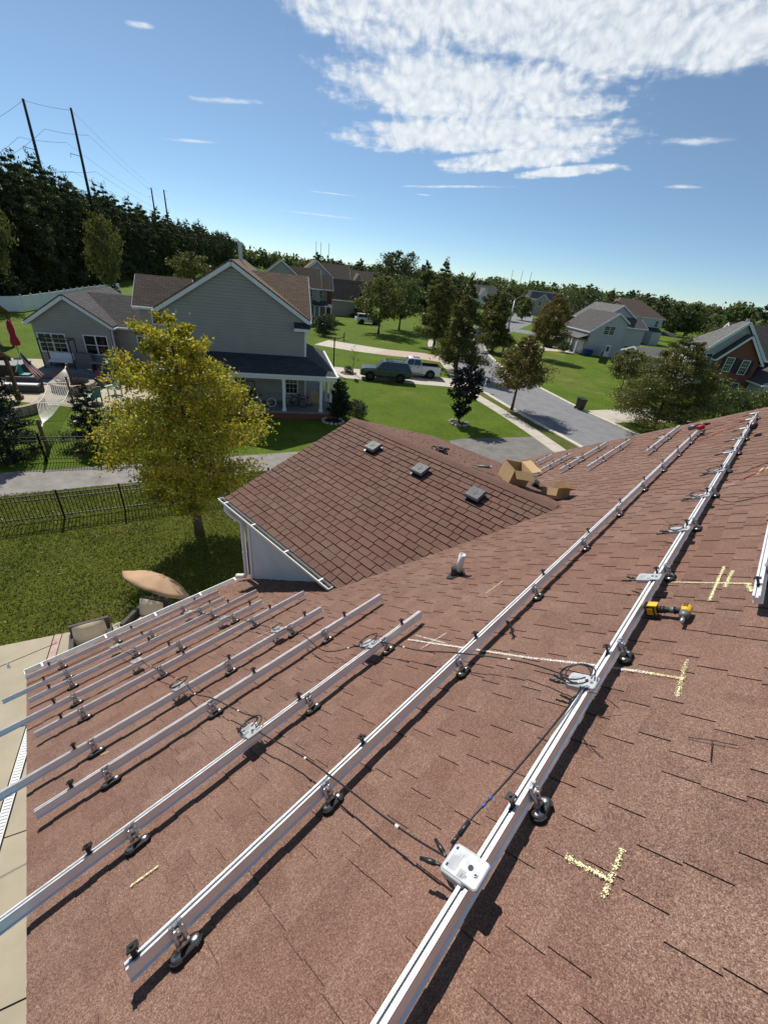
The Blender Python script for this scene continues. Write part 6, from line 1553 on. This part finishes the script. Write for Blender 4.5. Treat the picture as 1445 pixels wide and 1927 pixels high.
def tree_mesh(seed, H, crown0, prof, nl, leaf_n, leaf, mats, trunk_r, droop=0.0, rise=.5, sub=5, spread=.28, sub_len=.35, aspect=.55, flat=0., tones=(.5, .22), lean=(0, 0), tri=False, bulge=1.0, limb_r=.32, conifer=False):
    """prof(t) radius of the crown at relative height t; returns (wood mesh, crown mesh)"""
    rng = np.random.default_rng(seed); rd = random.Random(seed); w = MB(); w.smooth = True; n = 9
    tr = []
    for i in range(n + 1):
        f = i / n; tr.append(Vector((lean[0] * f * f + .03 * H * .15 * math.sin(f * 5 + seed), lean[1] * f * f + .03 * H * .12 * math.cos(f * 4 + seed * 2), H * .97 * f)))
    w.tube(tr, [trunk_r * (1.25 if i == 0 else 1) * (1 - .93 * (i / n)) + .006 for i in range(n + 1)], 9)
    def at(f): x = min(max(f, 0), .999) * n; i = int(x); return tr[i].lerp(tr[i + 1], x - i)
    anchors = []; ga = rd.random() * 6
    for k in range(nl):
        t = (k + rd.random()) / nl; ga += 2.39996 + rd.uniform(-.4, .4)
        h0 = crown0 + (1 - crown0) * t * .96; r = prof(t) * rd.uniform(.72, 1.12)
        if r < .05: r = .05
        p0 = at(h0 - (0 if conifer else rise * .12 * (1 - t))); d = Vector((math.cos(ga), math.sin(ga), 0)); pts = []
        for j in range(6):
            f = j / 5; pts.append(p0 + d * (r * f) + Vector((0, 0, rise * r * f - droop * r * f * f)) + Vector((rd.uniform(-1, 1), rd.uniform(-1, 1), rd.uniform(-1, 1))) * .05 * r * (j > 0))
        r0_ = max(.012, trunk_r * limb_r * (1 - t * .75)); w.tube(pts, [r0_ * (1 - .85 * j / 5) for j in range(6)], 5, False)
        for j in range(6):
            if j >= 1: anchors.append((pts[j], r * spread * (.55 + .45 * j / 5), 1.0))
        for q in range(sub):
            f = rd.uniform(.3, .98); x = f * 5; i = min(4, int(x)); p = pts[i].lerp(pts[i + 1], x - i); a2 = ga + rd.choice((-1, 1)) * rd.uniform(.5, 1.3); L = r * sub_len * rd.uniform(.6, 1.2)
            e = p + Vector((math.cos(a2) * L, math.sin(a2) * L, (rise * .6 - droop * .8) * L + rd.uniform(-.25, .3) * L)); w.tube([p, p.lerp(e, .5) + Vector((0, 0, .06 * L)), e], [r0_ * .4, r0_ * .25, .004], 4, False)
            for f2 in (.45, .75, 1.0): anchors.append((p.lerp(e, f2), r * spread * .75, .9))
    for f in (.93, .97, 1.0): anchors.append((at(f), prof(.97) * .5 + .1, .6))
    A = np.array([tuple(a[0]) for a in anchors]); sg_ = np.array([a[1] for a in anchors]); wt_ = np.array([a[2] for a in anchors]) * np.maximum(sg_, .02) ** bulge; wt_ /= wt_.sum()
    clump = rng.uniform(-1, 1, len(A)); idx = rng.choice(len(A), leaf_n, p=wt_); g = rng.normal(size=(leaf_n, 3)) * .55; P = A[idx] + g * sg_[idx, None] * np.array([1, 1, .75]); keep = P[:, 2] > crown0 * H * .55; P = P[keep]; idx = idx[keep]
    V, F = leaves_np(rng, P, leaf, aspect, .35, flat, tri)
    tone = np.clip(tones[0] + tones[1] * clump[idx] * .8 + rng.normal(0, tones[1] * .55, len(P)), 0, 1)
    W = w.build('trunk', mats[0]); Wm = W.data; bpy.data.objects.remove(W)
    Cm = mesh_np(None, V, F, tone, mats[1])
    return Wm, Cm


def tree(label, meshes, x, y, rz=0., s=1., group=None, name='tree', cat='tree', z=0.):
    t = thing(name, label, cat, (x, y, z), rz, group); t.scale = s if isinstance(s, tuple) else (s, s, s); link('trunk', meshes[0], t); link('crown', meshes[1], t); return t


# the big yellow green tree on the lawn
TY = tree_mesh(11, 7.9, .22, lambda t: 2.15 * min(1, .55 + 1.6 * t) * (1 - max(0, t - .28) ** 1.3 * 1.12) + .10, 54, 46000, .112, ('bark', 'leaf_yellow'), .15, 0.12, .42, 7, .24, .42, .50, 0., (.48, .30), bulge=.7)
tree('big yellow green tree on the near lawn behind the black fence', TY, -13.65, 5.1, R(20))
# pines
PINES = [tree_mesh(100 + i, 19 + i % 3, .04, (lambda k: (lambda t: (3.0 + .3 * k) * (1 - t) ** .42 * (.72 + .28 * math.sin(t * 9 + k)) + .5))(i % 4), 36, 14000, .48, ('bark_dark', 'leaf_pine'), .22, .25, .35, 4, .30, .40, .30, 0, (.42, .28), conifer=True) for i in range(5)]
rp = random.Random(21); dirp = Vector((-.843, .537, 0)); nrm = Vector((.537, .843, 0)); st0 = Vector((-86.5, 6.5, 0)); k = 0
plist = []
for row in range(4):
    s_ = -22.0
    while s_ < (720 if row < 2 else 150):
        p = st0 + dirp * (s_ + rp.uniform(-1, 1)) - nrm * (row * 4.2 + rp.uniform(-1.2, 1.2)) * 1.0; plist.append((p.x, p.y, rp.uniform(.86, 1.14) * (1 - .05 * (row == 0)), row)); s_ += (4.3 if s_ < 80 else 6.5 if s_ < 200 else 10.5) + rp.uniform(-.8, .8) + row * .5
for i, (x, y, s_, row) in enumerate(plist): tree('tall dark pine in the dense row behind the white fence', PINES[rp.randrange(5)], x, y, rp.uniform(0, 6), s_ * (1.02 if x > -150 else 1.0 + min(.35, (-150 - x) / 900)), 'pines behind the white fence', 'pine_tree', 'pine tree')
# deciduous meshes
BROAD = [tree_mesh(200 + i, 9.5, .22, (lambda k: (lambda t: (3.6 + .3 * k) * math.sin(PI * min(1, t * .82 + .18)) ** .6 + .15))(i % 3), 30, 7000, .34, ('bark', ('leaf_olive', 'leaf_green', 'leaf_deep', 'leaf_olive')[i]), .17, .1, .42, 5, .26, .40, .6, 0, (.5, .28)) for i in range(4)]
CYP = [tree_mesh(300 + i, (10.6, 12.0, 9.0)[i], .12, (lambda t: 3.0 * (1 - t) ** .70 * (.82 + .18 * math.sin(t * 13)) + .15), 52, 17000, .38, ('bark', 'leaf_cypress'), .19, .30, .25, 4, .26, .36, .26, 0, (.42, .30), conifer=True) for i in range(3)]
RUST = tree_mesh(330, 6.5, .27, lambda t: 2.15 * math.sin(PI * min(1, t * .70 + .30)) ** .6 * (1 - .45 * t) + .12, 40, 13000, .22, ('bark', 'leaf_rust'), .12, .2, .45, 5, .26, .4, .35, 0, (.45, .32), conifer=True)
BIGC = tree_mesh(340, 9.8, .10, lambda t: 4.3 * math.sin(PI * min(1, t * .62 + .38)) ** .6 * (1 - .30 * t) + .15, 56, 46000, .25, ('bark_dark', 'leaf_cypress'), .24, .25, .40, 6, .22, .42, .30, 0, (.5, .32))
SPR = [tree_mesh(360 + i, 3.8, .03, lambda t: 1.35 * (1 - t) ** .8 + .06, 40, 9000, .16, ('bark_dark', 'leaf_spruce'), .07, .12, .12, 4, .26, .4, .28, 0, (.4, .28), conifer=True) for i in range(2)]
PURP = tree_mesh(380, 4.15, .14, lambda t: 1.05 * math.sin(PI * min(1, t * .80 + .14)) ** .7 + .06, 26, 4200, .18, ('bark_dark', 'leaf_purple'), .05, -.05, .8, 4, .30, .35, .75, 0, (.4, .3))
SHRUB = [tree_mesh(390 + i, 1.5, .02, lambda t: .85 * math.sin(PI * min(1, t * .7 + .3)) ** .5 + .05, 22, 2600, .12, ('bark_dark', ('leaf_shrub', 'leaf_deep', 'leaf_spruce')[i]), .03, 0, .5, 3, .3, .4, .6, 0, (.5, .3)) for i in range(3)]
ARB = tree_mesh(395, 3.0, .02, lambda t: .62 * (1 - t) ** .45 * (1 if t < .8 else .8) + .03, 44, 9000, .11, ('bark_dark', 'leaf_spruce'), .05, -.1, .9, 3, .28, .3, .35, 0, (.35, .2), conifer=True)
MAP = tree_mesh(398, 4.7, .25, lambda t: 2.1 * math.sin(PI * min(1, t * .75 + .25)) ** .6 + .1, 26, 7000, .20, ('bark', 'leaf_olive'), .07, .1, .4, 5, .26, .4, .6, 0, (.6, .3))

tree('rusty green street tree standing in the grass strip beside the road', RUST, -16.05, 34.5, 0, 1.0); tree('tall feathery cypress with its trunk by the near kerb bins', CYP[0], -28.4, 43.2, 1.0, 1.0); tree('tallest dark cypress behind the curving sidewalk', CYP[1], -41.0, 55.0, 2.0, 1.05); tree('yellowish cypress just left of the streetlight', CYP[2], -35.8, 64.0, .5, 1.0); tree('narrow cypress behind the streetlight', CYP[2], -44.0, 76.0, 2.5, 1.0)
tree('rust tinged tree right of the streetlight, behind the rusty street tree', RUST, -29.5, 69.0, 1.2, 1.25); tree('broad round tree alone on the bright lawn', BROAD[0], -55.1, 56.8, 0, 1.0); tree('second round tree behind the lawn tree', BROAD[1], -58.0, 65.5, 1, 1.03); tree('big dome shaped tree rising behind the third house', BROAD[2], -108, 118, 1, 1.75)
tree('small dark leaved tree in a stone ring on the front lawn', PURP, -16.3, 26.5, .6, 1.0); tree('big feathery cypress crown overlapping the far roof edge', BIGC, -6.3, 42.4, 0, .80); tree('small loose olive tree on the lawn across the road', MAP, -13.6, 58.0, 0, 1.0); tree('green tree at the right edge beyond the roof', BROAD[1], -2.2, 46.5, 2, .46); tree('rounded bush like tree at right edge in front of the brick house', BROAD[3], 1.0, 49.0, 1, .56)
tree('dark young spruce at the left edge before the path', SPR[0], -25.0, 1.1, 0, 1.0, name='spruce_tree'); tree('dark young spruce beside the yellow tree, behind the far fence', SPR[1], -24.6, 4.6, 1, .92, name='spruce_tree'); tree('dark columnar evergreen at the porch corner', ARB, -21.55, 18.7, 0, (1, 1, 1.02), name='evergreen'); tree('second columnar evergreen tucked behind the porch corner one', ARB, -21.9, 19.5, 2, .88, name='evergreen')
for i, (x, y, m_, s_, lab) in enumerate(((-21.0, 20.0, 0, .95, 'silvery shrub right of the columnar evergreens'), (-32.6, 29.6, 1, .5, 'low shrub in a stone ring by the parked green car'), (-57.5, 46.2, 1, 1.7, 'large dark shrub in front of the white columned porch'), (-61.5, 50.5, 1, 1.5, 'round dark bush left of the lawn tree'), (-54.0, 43.5, 2, 1.5, 'dark shrub by the front corner of the grey house'), (-32.6, 1.6, 2, 1.3, 'dark shrub above the curved stone planter'), (-31.6, .4, 1, 1.2, 'bronze green shrub in the stone planter'), (-33.8, .5, 2, 1.5, 'dark bush at the left edge behind the planter'), (-27.8, 27.4, 0, .0, ''), (-20.0, 79.5, 2, 1.0, 'shrub beside the pale grey house door'), (-31.4, 82.5, 1, 1.3, 'clipped shrub by the pale grey porch'), (-15.8, 73.0, 0, 1.5, 'yellow green shrub by the garden roof'))):
    if s_ > 0: tree(lab, SHRUB[m_], x, y, i, s_, name='shrub', cat='shrub')
sp_ = tree('thin bare sapling beside the basketball hoop', (tree_mesh(399, 2.6, .3, lambda t: .5, 10, 120, .10, ('bark', 'leaf_olive'), .025, 0, .8, 3, .3, .4)), -32.2, 29.9, 0, 1.0, name='sapling')
tree('pale willow like tree behind the grey gable roof', BROAD[0], -93, 41, 2, 1.0); tree('yellowing tree standing among the dark pines', BROAD[3], -82.0, 8.5, 0, (.8, .8, 1.75)); tree('yellow green tree in the pine row near the white fence', BROAD[0], -94.5, 26.5, 1, (.7, .7, 1.45)); tree('tiny spruce in front of the white fence', SPR[0], -86, 24.5, 0, 1.0, name='spruce_tree'); tree('dark evergreen bush beside the third house', SPR[1], -75, 72, 0, 1.9, name='spruce_tree')
tree('dense leafy tree between the crossing street and pale grey house', BROAD[1], -46, 120, 0, 1.25); tree('leafy green tree left of the pale grey house', BROAD[2], -37.5, 106, 2, 1.1); tree('conical tree behind the pale grey house', CYP[1], -42, 133, 2, 1.05); tree('reddish tree beside the far black pickup', RUST, -40.5, 96, 1, 1.5)
# background trees
FAR = [tree_mesh(500 + i, 11, .10, (lambda k: (lambda t: (4.4 + .4 * k) * math.sin(PI * min(1, t * .75 + .25)) ** .55 + .2))(i % 3), 20, 2600, .85, ('bark', ('leaf_green', 'leaf_olive', 'leaf_deep', 'leaf_pine', 'leaf_rust')[i]), .2, .05, .4, 3, .30, .4, .6, 0, (.5, .28)) for i in range(5)]
FARP = tree_mesh(520, 15, .30, lambda t: 2.6 * math.sin(PI * min(1, t * .6 + .4)) ** .6 + .2, 18, 2200, .8, ('bark_dark', 'leaf_pine'), .2, .1, .4, 3, .3, .4, .4, 0, (.45, .28))
rb = random.Random(77); cnt = 0; tries = 0
BLOCK = [(-95, 190, 20), (-112, 172, 16), (-150, 150, 16), (-8, 150, 16), (-33, 140, 16), (-82, 74, 18), (-67, 52, 16), (-135, 118, 12), (-25, 96, 15), (-4, 72, 14), (-108, 118, 9)]
while cnt < 235 and tries < 6000:
    tries += 1; az = R(rb.uniform(84, 143)); d_ = 95 + 330 * rb.random() ** 1.15; x, y = d_ * math.cos(az), d_ * math.sin(az)
    if any(math.hypot(x - a, y - c) < r for a, c, r in BLOCK): continue
    if d_ < 170 and -68 < x < -8 and (abs((x + 66) * .79 - (y - 108) * .61 + 0) < 1 or 70 < y < 108): continue
    if -70 < x < 45 and abs((y - 106) - (x + 60) * .46) < 9: continue
    if -70 < x < -38 and 66 < y < 135 and abs((x + 50) + (y - 90) * .33) < 9: continue
    q = rb.random(); m_ = FARP if q < .22 else FAR[rb.choice((0, 0, 1, 1, 2, 2, 4))]
    tree('mixed woodland tree among the distant houses', m_, x, y, rb.uniform(0, 6), rb.uniform(.62, 1.12) * (1 if d_ > 150 else .8), 'background trees'); cnt += 1
# far woods that read as one mass
V_, F_, T_ = [], [], []; rngw = np.random.default_rng(9); off = 0
for i in range(900):
    az = R(rngw.uniform(78, 152)); d_ = rngw.uniform(380, 1000); c = np.array([d_ * math.cos(az), d_ * math.sin(az), 0]); h = rngw.uniform(9, 17.5); r = rngw.uniform(4, 7.5)
    P = c + np.stack([rngw.normal(0, r * .5, 190), rngw.normal(0, r * .5, 190), h * .62 + rngw.normal(0, h * .17, 190)], 1); P[:, 2] = np.clip(P[:, 2], .5, h)
    v, f = leaves_np(rngw, P, 2.6, .6); V_.append(v); F_.append(f + off); off += len(v); T_.append(np.clip(rngw.normal(rngw.uniform(.25, .65), .16, len(P)), 0, 1))
kind(mesh_np('woods', np.concatenate(V_), np.concatenate(F_), np.concatenate(T_), 'leaf_green'), 'stuff')
# grass blades on the near lawn
gx = rngw.uniform(-24.0, -7.2, 150000); gy = rngw.uniform(-6, 12.5, 150000); e_ = (gx + 11.67) * PN[0] + (gy + 1.13) * PN[1]; tt_ = (gx + 11.67) * PD[0] + (gy + 1.13) * PD[1]
fe = (gx + 17.28) * .935 - (gy + .37) * .356      # side of the near fence line
m_ = ((e_ < -.02) | (tt_ > 4.2)) & (((gx - -19.72) * .926 - (gy - 3.21) * .377) > .05)
P = np.stack([gx[m_], gy[m_], np.full(m_.sum(), .02)], 1); n = len(P); a = rngw.uniform(0, 2 * PI, n); h = rngw.uniform(.02, .055, n); w = rngw.uniform(.012, .03, n)
d2 = np.stack([np.cos(a), np.sin(a), np.zeros(n)], 1); ln = np.stack([rngw.normal(0, .03, n), rngw.normal(0, .03, n), h], 1)
V = np.stack([P - d2 * w[:, None], P + d2 * w[:, None], P + ln], 1).reshape(-1, 3); F = np.arange(3 * n).reshape(n, 3)
kind(mesh_np('grass', V, F, np.clip(rngw.normal(.5, .22, n) + .22 * np.sin(P[:, 0] * 1.3 + np.sin(P[:, 1] * 1.7) * 2), 0, 1), 'leaf_grassy'), 'stuff')
# stone rings
for (x, y, lab) in ((-16.3, 26.5, 'ring of pale stones around the small dark leaved tree'), (-32.6, 29.6, 'ring of pale stones around the low shrub by the drive'), (-21.4, 18.2, 'loose pale edging stones below the columnar evergreens')):
    t = thing('stone_ring', lab, 'stones', (x, y, .01), 0, 'stone rings around plants'); rs = random.Random(int(x * 10))
    b = MB(); b.lathe((0, 0, 0), [(.66, .0), (.6, .04)], 16); b.build('soil_bed', 'soil', t)
    for k in range(15): a = 2 * PI * k / 15; b = MB(); s_ = rs.uniform(.09, .16); b.smooth = True; b.lathe((.72 * math.cos(a), .72 * math.sin(a), 0), [(s_ * .9, 0), (s_, s_ * .5), (s_ * .6, s_ * 1.0), (.01, s_ * 1.1)], 8, rs.uniform(.8, 1.2)); b.build('stone', 'stone', t)
